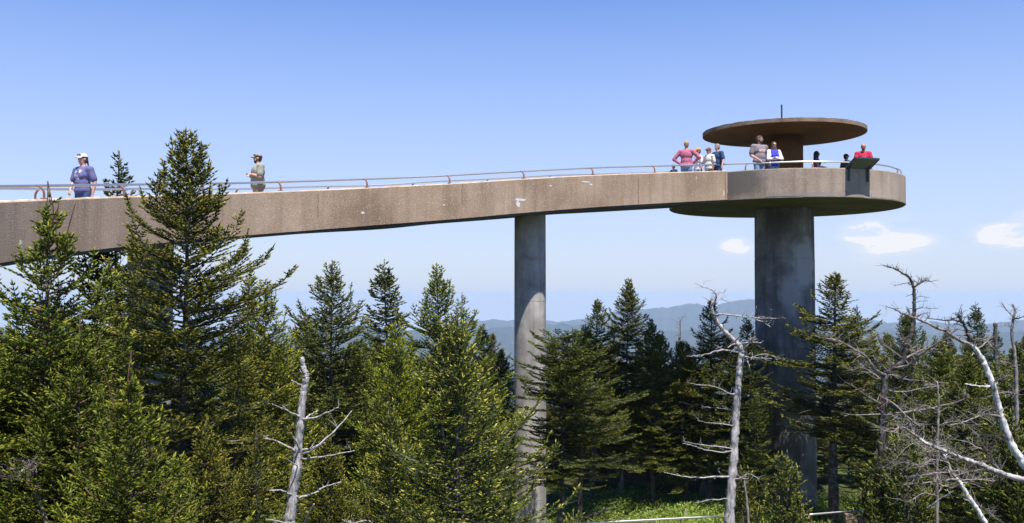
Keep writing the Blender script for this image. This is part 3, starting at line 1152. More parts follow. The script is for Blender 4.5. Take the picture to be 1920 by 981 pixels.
    if glasses:
        q = MB()
        for s in (-1, 1):
            q.ellipsoid(hv(0.032 * s, -0.092, 0.006), Vector((0.027, 0.010, 0.020)) * k, 10, 6, rot)
            q.tube([hv(0.058 * s, -0.085, 0.01), hv(0.083 * s, 0.005, 0.006)], 0.004 * k, 5)
        q.tube([hv(-0.01, -0.096, 0.01), hv(0.01, -0.096, 0.01)], 0.004 * k, 5)
        q.build('sunglasses', MAT['black_plastic'], e, True)
    else:
        for s in (-1, 1):
            q = MB()
            q.ellipsoid(hv(0.03 * s, -0.078, 0.006), Vector((0.013, 0.010, 0.009)) * k, 8, 6, rot)
            q.build('eye', MAT['black_plastic'], e, True)
    if cap:
        q = MB()
        seg, rings = 20, 7
        vs, fs = [], []
        for lay, gr in ((0, 0.0), (1, -0.006)):
            for i in range(rings + 1):
                th = R(88) * i / rings
                for j in range(seg):
                    a = 2 * math.pi * j / seg
                    rx, ry, rz = 0.089 + gr, 0.112 + gr, 0.088 + gr
                    vs.append(hv(rx * math.sin(th) * math.cos(a), 0.010 + ry * math.sin(th) * math.sin(a), 0.040 + rz * math.cos(th)))
        m = (rings + 1) * seg
        for i in range(rings):
            for j in range(seg):
                j2 = (j + 1) % seg
                fs.append((i * seg + j, (i + 1) * seg + j, (i + 1) * seg + j2, i * seg + j2))
                fs.append((m + i * seg + j, m + i * seg + j2, m + (i + 1) * seg + j2, m + (i + 1) * seg + j))
        for j in range(seg):
            j2 = (j + 1) % seg
            fs.append((rings * seg + j, m + rings * seg + j, m + rings * seg + j2, rings * seg + j2))
        q.add(vs, fs)
        co = q.build('cap', cap, e, True)
        q = MB()
        vs, fs = [], []
        n = 9
        for t_ in (0.0, -0.007):
            for i in range(n):
                a = R(-62) + R(124) * i / (n - 1)
                vs.append(hv(0.084 * math.sin(a), 0.012 - 0.104 * math.cos(a), 0.052 + t_))
                vs.append(hv(0.080 * math.sin(a) * 1.0, -0.035 - 0.145 * math.cos(a), 0.034 + t_ - 0.012 * abs(math.sin(a))))
        for i in range(n - 1):
            fs.append((2 * i, 2 * i + 1, 2 * i + 3, 2 * i + 2))
            fs.append((2 * n + 2 * i, 2 * n + 2 * i + 2, 2 * n + 2 * i + 3, 2 * n + 2 * i + 1))
            fs.append((2 * i + 1, 2 * n + 2 * i + 1, 2 * n + 2 * i + 3, 2 * i + 3))
        fs.append((0, 2 * n, 2 * n + 1, 1))
        fs.append((2 * n - 2, 2 * n - 1, 4 * n - 1, 4 * n - 2))
        q.add(vs, fs)
        q.build('brim', capcol2 or cap, co)
        if glasses == 0 and capcol2 == 'pushed_up':
            pass
    return e, hv, k


def ramp_floor(X, Y):
    d = np.hypot(FA[:, 0] - X, FA[:, 1] - Y)
    # nearest station on the wall line (only the part in front)
    i = int(np.argmin(d + (FA[:, 1] < 10) * 50))
    return FA[i, 2] - DECK_DROP


def put(px, py, Y, on='ramp'):
    p = at(px, py, Y)
    fl = ramp_floor(p.x, p.y) if on == 'ramp' else ZF
    return dict(X=p.x, Y=p.y, floor=fl, head_z=p.z)


C = {n: cloth(n, c, extra=x) for n, c, x in (
    ('periwinkle_tee', (0.12, 0.12, 0.25), [((0.0, 0, 1.27), (0.10, 0, 0.035), (0.62, 0.62, 0.70), 0.50, 26), ((-0.03, 0, 1.16), (0.07, 0, 0.05), (0.45, 0.46, 0.60), 0.52, 50)]),
    ('sage_tee', (0.30, 0.305, 0.24), None),
    ('pink_shirt', (0.44, 0.14, 0.21), None),
    ('white_tee', (0.72, 0.70, 0.76), None),
    ('cream_shirt', (0.68, 0.66, 0.58), None),
    ('navy_tee', (0.035, 0.07, 0.15), None),
    ('grey_tee', (0.22, 0.19, 0.205), [((0.0, 0, 1.43), (0.115, 0, 0.045), (0.75, 0.72, 0.70), 0.44, 40), ((0.0, 0, 1.43), (0.10, 0, 0.030), (0.75, 0.20, 0.06), 0.46, 48)]),
    ('blue_top', (0.06, 0.06, 0.42), None),
    ('white_sleeve', (0.72, 0.72, 0.86), None),
    ('purple_top', (0.10, 0.07, 0.24), None),
    ('charcoal_tee', (0.06, 0.065, 0.10), None),
    ('crimson_tee', (0.50, 0.03, 0.075), [((0.02, 0, 1.26), (0.06, 0, 0.05), (0.75, 0.5, 0.55), 0.52, 40)]),
    ('jeans', (0.05, 0.085, 0.20), None),
    ('pale_jeans', (0.22, 0.33, 0.50), None),
    ('khaki', (0.40, 0.29, 0.18), None),
    ('dark_trousers', (0.03, 0.028, 0.035), None),
    ('cap_white', (0.75, 0.70, 0.70), None),
    ('cap_camo', (0.30, 0.24, 0.20), None),
    ('cap_orange', (0.75, 0.26, 0.02), None),
    ('cap_brown', (0.26, 0.10, 0.05), None),
    ('cap_black', (0.012, 0.012, 0.016), None),
)}
folded = dict(Lelbow=(-0.25, -0.10, 1.14), Lwrist=(0.02, -0.23, 1.13), Relbow=(0.25, -0.10, 1.14), Rwrist=(-0.04, -0.25, 1.17))

# woman on the ramp, left
_, hv, k = person('woman in a lavender blue T-shirt and white cap walking down the ramp', face=-24, **put(156, 289, 19.4),
                  shirt=[C['periwinkle_tee']], trousers=C['jeans'], hair='hair_brown', hair_style='short', pony=True, cap=C['cap_white'], female=True, build=1.17,
                  arms=dict(Lelbow=(-0.26, -0.03, 1.15), Lwrist=(-0.20, -0.15, 0.98), Relbow=(0.29, 0.06, 1.13), Rwrist=(0.29, 0.0, 0.88)), head_turn=-8)
q = MB()
for s in (-1, 1):
    q.ellipsoid(hv(0.036 * s, -0.088, 0.086), Vector((0.028, 0.012, 0.021)) * k, 10, 6)
q.tube([hv(-0.012, -0.1, 0.09), hv(0.012, -0.1, 0.09)], 0.004, 5)
q.build('sunglasses', simple('maroon_lens', (0.10, 0.01, 0.03), 0.2), _, True)
# man on the ramp
_, hv, k = person('man in a sage green T-shirt and camouflage cap with hands clasped, alone on the ramp', face=-62, **put(484, 288.5, 23.7),
                  shirt=[C['sage_tee']], trousers=C['khaki'], hair='hair_dark', cap=C['cap_camo'], beard='hair_dark', shorts=True, build=1.3, skin='skin',
                  arms=dict(Lelbow=(-0.30, -0.02, 1.15), Lwrist=(-0.05, -0.19, 1.19), Relbow=(0.30, -0.02, 1.15), Rwrist=(0.06, -0.19, 1.23)), head_turn=-14)
q = MB()
for s in (-1, 1):
    q.ellipsoid(hv(0.036 * s, -0.082, 0.082), Vector((0.03, 0.014, 0.019)) * k, 10, 6)
    q.tube([hv(0.06 * s, -0.075, 0.082), hv(0.092 * s, 0.02, 0.06)], 0.006, 5)
q.build('sunglasses', MAT['black_plastic'], _, True)
# group where the ramp meets the platform
person('blond person in a pink shirt seen from behind with hands on hips', face=158, **put(1287, 264.5, 33.0),
       shirt=[C['pink_shirt']], trousers=C['pale_jeans'], hair='hair_blond', sleeves='long', build=1.08,
       arms=dict(Lelbow=(-0.42, 0.02, 1.20), Lwrist=(-0.20, -0.02, 1.03), Relbow=(0.40, 0.06, 1.17), Rwrist=(0.20, 0.02, 1.02)))
person('person in an orange cap and white top standing behind the pink shirt', face=-70, **put(1309, 278, 34.4),
       shirt=[C['white_tee']], trousers=C['jeans'], hair='hair_brown', cap=C['cap_orange'], female=True, glasses=True)
person('person in a brown cap and cream shirt between the orange cap and the navy T-shirt', face=-55, **put(1329, 277, 33.6),
       shirt=[C['cream_shirt']], trousers=C['dark_trousers'], hair='hair_grey', cap=C['cap_brown'], glasses=True, build=1.05,
       arms=dict(Lelbow=(-0.25, -0.05, 1.14), Lwrist=(-0.12, -0.26, 1.08)))
person('grey-haired man in a navy T-shirt with one hand on the rail', face=-62, **put(1345, 270, 33.5, 'ramp'),
       shirt=[C['navy_tee']], trousers=C['jeans'], hair='hair_grey', build=1.1,
       arms=dict(Relbow=(0.30, 0.02, 1.16), Rwrist=(0.34, -0.08, 0.95)))
# a child sitting low behind the wall: only the hat shows
person('small child whose yellow and black hat just shows above the ramp wall', face=-60, **put(1263, 309, 33.2),
       shirt=[C['charcoal_tee']], trousers=C['dark_trousers'], hair='hair_dark', cap=simple('yellow_cap', (0.55, 0.28, 0.03), 0.8), capcol2=C['cap_black'], build=1.1)
# couple at the platform rail
person('bearded man in a grey T-shirt with orange lettering and sunglasses at the platform rail', face=22, **put(1424, 255, 33.2, 'drum'),
       shirt=[C['grey_tee']], trousers=C['pale_jeans'], hair='hair_brown', beard='hair_dark', glasses=True, build=1.2, head_turn=30,
       arms=dict(Lelbow=(-0.31, 0.02, 1.14), Lwrist=(-0.20, -0.22, 0.99), Relbow=(0.31, 0.03, 1.14), Rwrist=(0.26, -0.10, 0.93)))
person('long-haired woman in a blue top with white sleeves, arms folded beside the bearded man', face=6, **put(1451, 266, 33.15, 'drum'),
       shirt=[C['blue_top'], C['white_sleeve']], trousers=C['pale_jeans'], hair='hair_brown', hair_style='long', glasses=True, sleeves='long', female=True, build=1.05, arms=folded)
# right of the roof post
person('dark-haired woman in a purple top looking down at a phone', face=82, **put(1531, 283.5, 34.6, 'drum'),
       shirt=[C['purple_top']], trousers=C['dark_trousers'], hair='hair_dark', hair_style='long', sleeves='none', skin='skin_tan', female=True, glasses=True, head_turn=5,
       arms=dict(Lelbow=(-0.19, -0.02, 1.14), Lwrist=(-0.07, -0.27, 1.13), Relbow=(0.19, -0.02, 1.12), Rwrist=(0.05, -0.28, 1.12)))
person('boy in a black cap and charcoal T-shirt beside the information board', face=112, **put(1586, 289, 35.2, 'drum'),
       shirt=[C['charcoal_tee']], trousers=C['dark_trousers'], hair='hair_dark', cap=C['cap_black'], skin='skin_tan')
person('balding man in a crimson T-shirt leaning over the information board', face=-12, **put(1617.5, 270, 33.75, 'drum'),
       shirt=[C['crimson_tee']], trousers=C['jeans'], hair='hair_brown', hair_style='bald', beard='hair_brown', build=1.1, lean=0.22, skin='skin_tan',
       arms=dict(Lelbow=(-0.27, -0.10, 1.18), Lwrist=(-0.20, -0.25, 1.08), Relbow=(0.27, -0.10, 1.18), Rwrist=(0.20, -0.25, 1.08)))
# phone in hand
ph = at(1546, 306.5, 34.6)
mb = MB()
mb.box((0, 0, 0), (0.14, 0.075, 0.010), Matrix.Rotation(R(-25), 3, 'Y'))
tag(mb.build('phone', MAT['black_plastic'], None, False, ph), 'black phone held by the dark-haired woman on the platform', 'phone')
# dark backpack standing on the bench round the post
bp_ = at(1511, 316, 34.3)
bk = empty('backpack', (bp_.x, bp_.y, ZF))
mb = MB()
mb.ellipsoid((0, 0, 0.52), (0.20, 0.13, 0.36))
mb.ellipsoid((0, -0.11, 0.42), (0.15, 0.07, 0.20))
remeshed(mb, 'bag', C['cap_black'], bk, 0.02, 1)
mb = MB()
mb.tube([(-0.05, 0, 0.86), (-0.04, 0, 0.92), (0.04, 0, 0.92), (0.05, 0, 0.86)], 0.012, 6)
mb.build('handle', C['cap_black'], bk)
mb = MB()
mb.box((0, 0, 0.09), (0.42, 0.30, 0.18))
tag(mb.build('low_box', MAT['panel_back'], None, False, (bp_.x, bp_.y, ZF)), 'low grey box under the black backpack on the platform floor', 'box')
tag(bk, 'black backpack showing just above the platform wall, right of the roof post', 'backpack')
bk.location.z = ZF + 0.18 - 0.16 + 0.0

# ------------------------------------------------------------------ spruces
def basis(D):
    ref = np.where(np.abs(D[:, 2:3]) < 0.9, np.array([[0, 0, 1.0]]), np.array([[1.0, 0, 0]]))
    A = np.cross(D, ref)
    A /= np.linalg.norm(A, axis=1, keepdims=True)
    return A, np.cross(D, A)


def shoots_mesh(P, D, L, fresh_lit, tone, n, nl, w, rs):
    """needle-clad shoots: n thin triangles spiralling along each shoot"""
    N = len(P)
    A, B = basis(D)
    # the shoot itself: a three-sided spindle of packed needles, with loose needles standing off it
    T, FR = [], []
    ph = rs.uniform(0, 6.28, N)
    r = (w * rs.uniform(0.8, 1.2, N))[:, None]
    ring = lambda t, k, off: [P + D * (L * t)[:, None] + (A * np.cos(ph + off + q * 2.0944)[:, None] + B * np.sin(ph + off + q * 2.0944)[:, None]) * r * k for q in range(3)]
    tip = P + D * (L * 1.04)[:, None]
    z = np.zeros(N)

    def tri(a, b, c, fa, fb, fc):
        T.append(np.stack([a, b, c], 1))
        FR.append(np.stack([z + fa, z + fb, z + fc], 1) * fresh_lit[:, None])  # paler towards the tip: new growth plus painted sun highlight

    if n >= 7:
        r1, r2 = ring(0.12, 0.75, 0), ring(0.62, 1.0, 0.6)
        for q in range(3):
            q2 = (q + 1) % 3
            tri(r1[q], r1[q2], r2[q], .1, .1, .4)
            tri(r1[q2], r2[q2], r2[q], .1, .4, .4)
            tri(r2[q], r2[q2], tip, .4, .4, 1.0)
        k = n - 3
    else:
        r1 = ring(0.45, 1.0, 0)
        for q in range(3):
            q2 = (q + 1) % 3
            tri(P, r1[q2], r1[q], .1, .35, .35)
            tri(r1[q], r1[q2], tip, .35, .35, 1.0)
        k = n - 3
    for i in range(k):
        t = (i + 0.35) / k
        a = ph + i * 2.4
        rad = A * np.cos(a)[:, None] + B * np.sin(a)[:, None]
        base = P + D * (L * t)[:, None]
        tp = base + (D * 0.8 + rad * 0.75) * (nl * rs.uniform(0.8, 1.25, N))[:, None]
        sd = np.cross(D, rad) * (nl * 0.16)
        tri(base - sd, base + sd, tp, t * t, t * t, t * t)
    V = np.concatenate(T, 0)
    F = np.concatenate(FR, 0)
    TO = np.concatenate([tone] * len(T), 0)
    return V.reshape(-1, 3), F.reshape(-1), np.repeat(TO, 3)


def crown_mesh(name, sh, wood, n, nl, w, rs, mats):
    P = np.array([s[0] for s in sh])
    D = np.array([s[1] for s in sh])
    D /= np.linalg.norm(D, axis=1, keepdims=True)
    L = np.array([s[2] for s in sh])
    fresh_lit = np.array([s[3] for s in sh])
    tone = np.clip(rs.beta(0.9, 1.1, len(sh)), 0, 1)
    V, FR, TO = shoots_mesh(P, D, L, fresh_lit, tone, n, nl, w, rs)
    nv = len(V)
    wv = np.array(wood.v, dtype=np.float32).reshape(-1, 3) if wood.v else np.zeros((0, 3), np.float32)
    quads = [f for f in wood.f if len(f) == 4]
    tri_idx = np.arange(nv, dtype=np.int32)
    q_idx = np.array(quads, dtype=np.int32).reshape(-1) + nv
    me = bpy.data.meshes.new(name)
    nt_, nq = nv // 3, len(quads)
    me.vertices.add(nv + len(wv))
    me.vertices.foreach_set('co', np.concatenate([V, wv]).astype(np.float32).reshape(-1))
    me.loops.add(nv + 4 * nq)
    me.loops.foreach_set('vertex_index', np.concatenate([tri_idx, q_idx]).astype(np.int32))
    me.polygons.add(nt_ + nq)
    ls = np.concatenate([np.arange(nt_) * 3, nv + np.arange(nq) * 4]).astype(np.int32)
    me.polygons.foreach_set('loop_start', ls)
    mi = np.concatenate([np.zeros(nt_), np.ones(nq)]).astype(np.int32)
    for m in mats:
        me.materials.append(m)
    me.polygons.foreach_set('material_index', mi)
    for nm, arr in (('fresh_lit', FR), ('tone', TO)):
        at_ = me.attributes.new(nm, 'FLOAT', 'POINT')
        at_.data.foreach_set('value', np.concatenate([arr, np.zeros(len(wv))]).astype(np.float32))
    me.update(calc_edges=True)
    return me


TRI_TOTAL = [0]


def make_spruce(seed, H, prof, clear=0.8, whorl=0.26, per=6, e_top=50, e_mid=8, e_low=-12, upturn=0.35, dens=1.0, step=0.055, twig=0.34,
                n=7, nl=0.024, w=0.010, shoot=0.075, sstep=0.045, fresh_lit=0.25, bud=0.0, leader=0.35, gap=0.10, start=0.10, rough_=0.25, trunk_r=None, fill=0.45, inner_dead=0.0, leader_bare=False, leaders=1, lean=(0, 0), tw_all=0.0, gaps=None):
    """returns (trunk_mesh, crown_mesh), base at the origin. prof: [(distance below the top, radius)]"""
    rnd = random.Random(seed)
    rs = np.random.RandomState(seed)
    pd_, pr = [p[0] for p in prof], [p[1] for p in prof]
    tr = trunk_r or H * 0.0125
    axis = lambda z: Vector((lean[0] * (z / H) ** 2 + 0.02 * math.sin(z * 1.3 + seed), lean[1] * (z / H) ** 2 + 0.02 * math.cos(z * 1.1 + seed), z))
    trunk = MB()
    zs = [H * i / 22 for i in range(23)]
    trunk.tube([axis(z) + Vector((0, 0, -0.5 if z == 0 else 0)) for z in zs], [max(0.006, tr * (1 - 0.97 * (z / H) ** 0.85) * (1.35 if z == 0 else 1)) for z in zs], 9, wob=0.06)
    sh = []
    wood = MB()

    def shoot_at(p, d, L, f):
        sh.append((tuple(p), tuple(d), L, f))

    def twig_line(p0, d, L, f_tip, side_n, depth=0):
        """a twig with shoots left and right, curving up a little"""
        k = max(1, int(L / sstep))
        p = Vector(p0)
        dd = Vector(d)
        for i in range(k):
            t = (i + 0.6) / k
            dd = (dd + Vector((0, 0, upturn * 0.05))).normalized()
            q = p + dd * (L / k)
            last = i == k - 1
            for s in (-1, 1):
                if rnd.random() < 0.10 / dens:
                    continue
                sd = (dd * 0.62 + side_n * s * 0.72 + Vector((0, 0, rnd.uniform(-0.12, 0.24)))).normalized()
                ln = shoot * (1.25 - 0.65 * t) * rnd.uniform(0.75, 1.2)
                shoot_at(q, sd, ln, fresh_lit * rnd.random() * (0.3 + t) + (bud if rnd.random() < 0.22 * bud else 0))
            shoot_at(p, dd, L / k * 1.05, fresh_lit * 0.2 * rnd.random())
            if last:
                shoot_at(q, dd, shoot * rnd.uniform(0.8, 1.2), f_tip * rnd.random() + bud * rnd.random() * 1.6)
            p = q

    def branch(base, azim, L, e0, dens_b=1.0, bare=0.0):
        hd = Vector((math.cos(azim), math.sin(azim), 0))
        nseg = max(4, int(L / 0.14))
        pts = [Vector(base)]
        e = e0
        for i in range(nseg):
            t = (i + 1) / nseg
            e += (upturn * 1.1 * t * t + rnd.uniform(-0.05, 0.05)) * (4 / nseg)
            azim += rnd.uniform(-0.06, 0.06)
            hd = Vector((math.cos(azim), math.sin(azim), 0))
            pts.append(pts[-1] + (hd * math.cos(e) + Vector((0, 0, math.sin(e)))) * (L / nseg))
        r0 = 0.005 + L * 0.011
        wood.tube(pts, [r0 * (1 - 0.85 * i / nseg) for i in range(nseg + 1)], 4, cap=False)
        d = start * L + 0.02
        sgn = 1
        seg = L / nseg
        while d < L:
            i = min(nseg - 1, int(d / seg))
            p = pts[i].lerp(pts[i + 1], (d - i * seg) / seg)
            t = d / L
            ax = (pts[i + 1] - pts[i]).normalized()
            sd = ax.cross(Vector((0, 0, 1))).normalized() * sgn
            lt = min(twig, 0.10 + 0.42 * (L - d)) * rnd.uniform(0.65, 1.15) * (0.72 + 0.55 * max(0.0, math.sin(d * 9 + azim * 5)))
            if rnd.random() < dens_b:
                td = (ax * 0.72 + sd * 0.70 + Vector((0, 0, rnd.uniform(-0.10, 0.16)))).normalized()
                side_n = td.cross(Vector((0, 0, 1)))
                side_n = side_n.normalized() if side_n.length > 1e-3 else sd
                twig_line(p, td, lt, fresh_lit * 1.2, side_n)
            sgn = -sgn
            d += step * rnd.uniform(0.8, 1.25)
        ax = (pts[-1] - pts[-2]).normalized()
        twig_line(pts[-2], ax, seg + 0.05, fresh_lit * 1.6, ax.cross(Vector((0, 0, 1))).normalized())

    # leader(s)
    for q in range(leaders):
        off = Vector((0, 0, 0)) if q == 0 else Vector((rnd.uniform(-0.28, 0.28), rnd.uniform(-0.15, 0.15), 0))
        top = axis(H) + off * 1.0 - Vector((0, 0, 0 if q == 0 else rnd.uniform(0.1, 0.45)))
        lo = top - Vector((rnd.uniform(-0.05, 0.05) + off.x * 0.5, off.y * 0.5, leader * 1.5))
        wood.tube([lo, lo.lerp(top, 0.5) + Vector((rnd.uniform(-0.03, 0.03), 0, 0)), top], [0.010, 0.007, 0.004], 5, cap=False)
        if leaders == 1:
            for i in range(10):
                t = i / 10
                shoot_at(lo.lerp(top, t), (rnd.uniform(-1, 1) * 0.5, rnd.uniform(-1, 1) * 0.5, 1), shoot, fresh_lit)
        # small shoots ringing the leader
        for i in range(9):
            z = lo.lerp(top, (0.1 + 0.75 * i / 9) * (0.35 if leader_bare else 1))
            a = rnd.uniform(0, 6.28)
            ll = 0.05 + 0.16 * (1 - i / 9)
            d = Vector((math.cos(a), math.sin(a), 1.1)).normalized()
            wood.tube([z, z + d * ll], [0.004, 0.002], 3, cap=False)
            twig_line(z, d, ll, fresh_lit, d.cross(Vector((0, 0, 1))).normalized())
    z = H - leader
    az0 = rnd.uniform(0, 6.28)
    lob = [(rnd.uniform(0, 6.28), rnd.uniform(0.4, 1.0), rnd.uniform(0.5, 1.1)) for _ in range(5)]
    while z > clear:
        d = H - z
        Rr = float(np.interp(d, pd_, pr))
        t = d / H
        nb = per + (1 if rnd.random() < 0.4 else 0)
        if Rr < 0.25:
            nb = max(4, nb - 1)
        az0 += 0.7
        for j in range(nb):
            if rnd.random() < gap:
                continue
            a = az0 + 2 * math.pi * j / nb + rnd.uniform(-0.3, 0.3)
            zz = z + rnd.uniform(-0.5, 0.5) * whorl
            irr = 1 + rough_ * pnoise((math.cos(a) * 1.2 + seed, math.sin(a) * 1.2, zz * 1.1)) * 1.7 + rnd.uniform(-0.16, 0.16)
            L = Rr * irr / max(0.55, math.cos(R(e_mid)))
            if gaps:
                for (g0, g1, gk) in gaps:
                    if g0 < d < g1:
                        L *= gk * rnd.uniform(0.6, 1.3)
            if L < 0.05:
                continue
            f = min(1.0, d / 1.6)
            e0 = e_top * (1 - f) + e_mid * f
            f2 = min(1.0, max(0.0, (d - 2) / 4))
            e0 = R(e0 * (1 - f2) + e_low * f2 + rnd.uniform(-9, 9))
            if inner_dead and d > 2.5 and rnd.random() < inner_dead:
                dead_branch(wood, axis(zz), a, L * 0.8, e0, rnd)
                continue
            branch(axis(zz), a, L, e0, dens)
            if d > 0.7 and rnd.random() < fill:
                branch(axis(zz + whorl * 0.5), a + rnd.uniform(0.3, 0.7), L * rnd.uniform(0.4, 0.75), e0 + rnd.uniform(-0.1, 0.15), dens)
        z -= whorl * rnd.uniform(0.8, 1.2) * (0.75 if d < 1 else 1)
    z = clear
    for _ in range(int(clear * 3)):     # bare snags under the live crown
        zz = rnd.uniform(0.4, max(0.5, clear))
        dead_branch(wood, axis(zz), rnd.uniform(0, 6.28), rnd.uniform(0.3, 0.9), R(rnd.uniform(-25, 10)), rnd)
    tm = trunk.mesh('trunk', MAT['bark'], True)
    cm = crown_mesh('crown', sh, wood, n, nl, w, rs, [MAT['needles'], MAT['twig'] if tw_all else MAT['bark']])
    TRI_TOTAL[0] += len(cm.polygons)
    print('SPRUCE seed', seed, 'shoots', len(sh), 'polys', len(cm.polygons))
    return tm, cm, H


def dead_branch(mb, p, a, L, e, rnd):
    pts = [Vector(p)]
    k = max(3, int(L / 0.15))
    for i in range(k):
        a += rnd.uniform(-0.25, 0.25)
        e += rnd.uniform(-0.15, 0.2)
        pts.append(pts[-1] + Vector((math.cos(a) * math.cos(e), math.sin(a) * math.cos(e), math.sin(e))) * (L / k))
    mb.tube(pts, [0.012 * (1 - 0.8 * i / k) + 0.002 for i in range(k + 1)], 4, cap=False)
    for i in range(1, k + 1):
        if rnd.random() < 0.8:
            d = Vector((rnd.uniform(-1, 1), rnd.uniform(-1, 1), rnd.uniform(-0.3, 0.7))).normalized()
            q = pts[i] + d * rnd.uniform(0.08, 0.22)
            mb.tube([pts[i], q], [0.005, 0.002], 3, cap=False)


P_STD = [(0, 0.02), (0.5, 0.26), (1.0, 0.48), (2.0, 0.92), (4.0, 1.35), (7.0, 1.75), (12, 1.95)]
P_WIDE = [(0, 0.03), (0.5, 0.42), (1.0, 0.72), (2.0, 1.25), (4.0, 1.75), (8.0, 2.1)]
P_SLIM = [(0, 0.02), (0.6, 0.20), (1.2, 0.38), (2.4, 0.68), (5.0, 1.05), (9.0, 1.4)]
FAR = dict(n=4, nl=0.042, w=0.0185, shoot=0.115, sstep=0.066, step=0.077, fill=0.25, twig=0.42, per=7)
PROTO = {
    'tall': make_spruce(3, 10.2, fill=0.22, prof= [(0, 0.02), (0.35, 0.18), (0.6, 0.38), (1.15, 0.66), (1.75, 1.0), (2.6, 1.15), (3.6, 1.25), (5.5, 1.4), (9, 1.6)], e_top=42, e_mid=16, e_low=-8,
                        upturn=0.45, whorl=0.235, per=7, n=6, shoot=0.075, twig=0.42, nl=0.026, w=0.0115, fresh_lit=0.75, bud=0.30, gap=0.12, rough_=0.36, sstep=0.045, step=0.065, leader=0.3, clear=3.8, inner_dead=0.12, trunk_r=0.14),
    'front': make_spruce(8, 9.0, [(0, 0.02), (0.6, 0.07), (0.85, 0.24), (1.1, 0.44), (1.6, 0.68), (2.4, 0.95), (3.5, 1.2), (6, 1.5)], e_top=46, e_mid=10, e_low=-6,
                         upturn=0.5, whorl=0.22, per=7, n=6, nl=0.022, w=0.0095, twig=0.38, shoot=0.068, fresh_lit=0.75, leaders=3, leader=0.34, gap=0.08, rough_=0.35, sstep=0.044, step=0.062, leader_bare=True, clear=4.9, tw_all=1),
    'budded': make_spruce(21, 7.8, [(0, 0.02), (0.5, 0.24), (1.0, 0.52), (1.6, 0.86), (2.6, 1.2), (5, 1.55)], e_top=44, e_mid=13, e_low=-4, upturn=0.5,
                          whorl=0.28, per=6, n=6, nl=0.022, w=0.0098, twig=0.36, shoot=0.068, fresh_lit=0.12, bud=1.0, gap=0.10, rough_=0.4, sstep=0.045, step=0.064, clear=3.6, leader=0.38),
    'fine': make_spruce(110, 8.2, fill=0.35, prof= [(0, 0.02), (0.5, 0.25), (1.0, 0.50), (1.8, 0.88), (3, 1.25), (5, 1.55)], e_top=44, e_mid=10, e_low=-8, upturn=0.45, whorl=0.27, per=7, n=6, nl=0.024,
                        w=0.0115, shoot=0.080, twig=0.40, sstep=0.052, step=0.060, fresh_lit=0.85, gap=0.14, rough_=0.5, clear=3.4, leader=0.35),
    'fine_slim': make_spruce(121, 8.2, [(0, 0.02), (0.6, 0.18), (1.2, 0.42), (2.2, 0.80), (3.5, 1.0), (5, 1.25)], e_top=40, e_mid=5, e_low=-12, upturn=0.4, whorl=0.28, per=6, n=6, nl=0.024,
                             w=0.0115, shoot=0.080, twig=0.36, sstep=0.052, step=0.060, fresh_lit=0.65, gap=0.2, rough_=0.6, clear=3.2, leader=0.4, inner_dead=0.1),
    'sapling': make_spruce(30, 4.6, [(0, 0.02), (0.5, 0.22), (1.0, 0.40), (2.0, 0.72), (3.5, 0.95)], e_top=55, e_mid=32, e_low=15, upturn=0.4, whorl=0.27, per=5, n=6, nl=0.02,
                           w=0.009, shoot=0.06, fresh_lit=0.4, bud=0.5, gap=0.1, twig=0.22, leader=0.45, clear=0.4, dens=0.85),
    'mid': make_spruce(41, 9.0, P_STD, **FAR, fresh_lit=0.65, gap=0.13, rough_=0.45, upturn=0.4, e_mid=12, clear=1.9, whorl=0.29),
    'mid_bushy': make_spruce(52, 8.6, P_WIDE, **FAR, fresh_lit=0.8, gap=0.14, rough_=0.5, upturn=0.5, e_mid=18, clear=1.2, whorl=0.33),
    'slim': make_spruce(63, 9.0, P_SLIM, **FAR, fresh_lit=0.5, gap=0.12, rough_=0.35, e_mid=6, clear=2.0, whorl=0.26, leader=0.5),
    'layered': make_spruce(74, 8.8, [(0, 0.02), (0.5, 0.28), (1.1, 0.60), (1.7, 0.85), (2.4, 1.30), (3.4, 1.65), (4.6, 1.55), (6, 1.2)], **FAR, fresh_lit=0.7, gap=0.16, rough_=0.6, e_mid=6, e_low=-10,
                           upturn=0.45, clear=2.9, whorl=0.27, inner_dead=0.12, trunk_r=0.17, gaps=[(1.3, 1.6, 0.55), (2.5, 2.75, 0.6)]),
    'flat_top': make_spruce(85, 7.9, [(0, 0.25), (0.3, 0.85), (0.8, 1.3), (2, 1.7), (3.6, 1.75), (5, 1.2)], **FAR, fresh_lit=0.55, gap=0.22, rough_=0.6, e_top=14, e_mid=2, upturn=0.25, clear=3.2,
                            whorl=0.25, inner_dead=0.15, trunk_r=0.15, leader=0.12),
    'sparse': make_spruce(96, 9.0, [(0, 0.02), (0.8, 0.20), (1.6, 0.38), (3, 0.75), (6, 1.2)], n=5, nl=0.04, w=0.018, shoot=0.11, sstep=0.07, step=0.12, fresh_lit=0.2, gap=0.30, rough_=0.5,
                          e_top=35, e_mid=20, upturn=0.3, dens=0.8, whorl=0.28, leader=0.55, clear=1.0, twig=0.25),
}
USED = {}
print('TRIS', TRI_TOTAL[0])


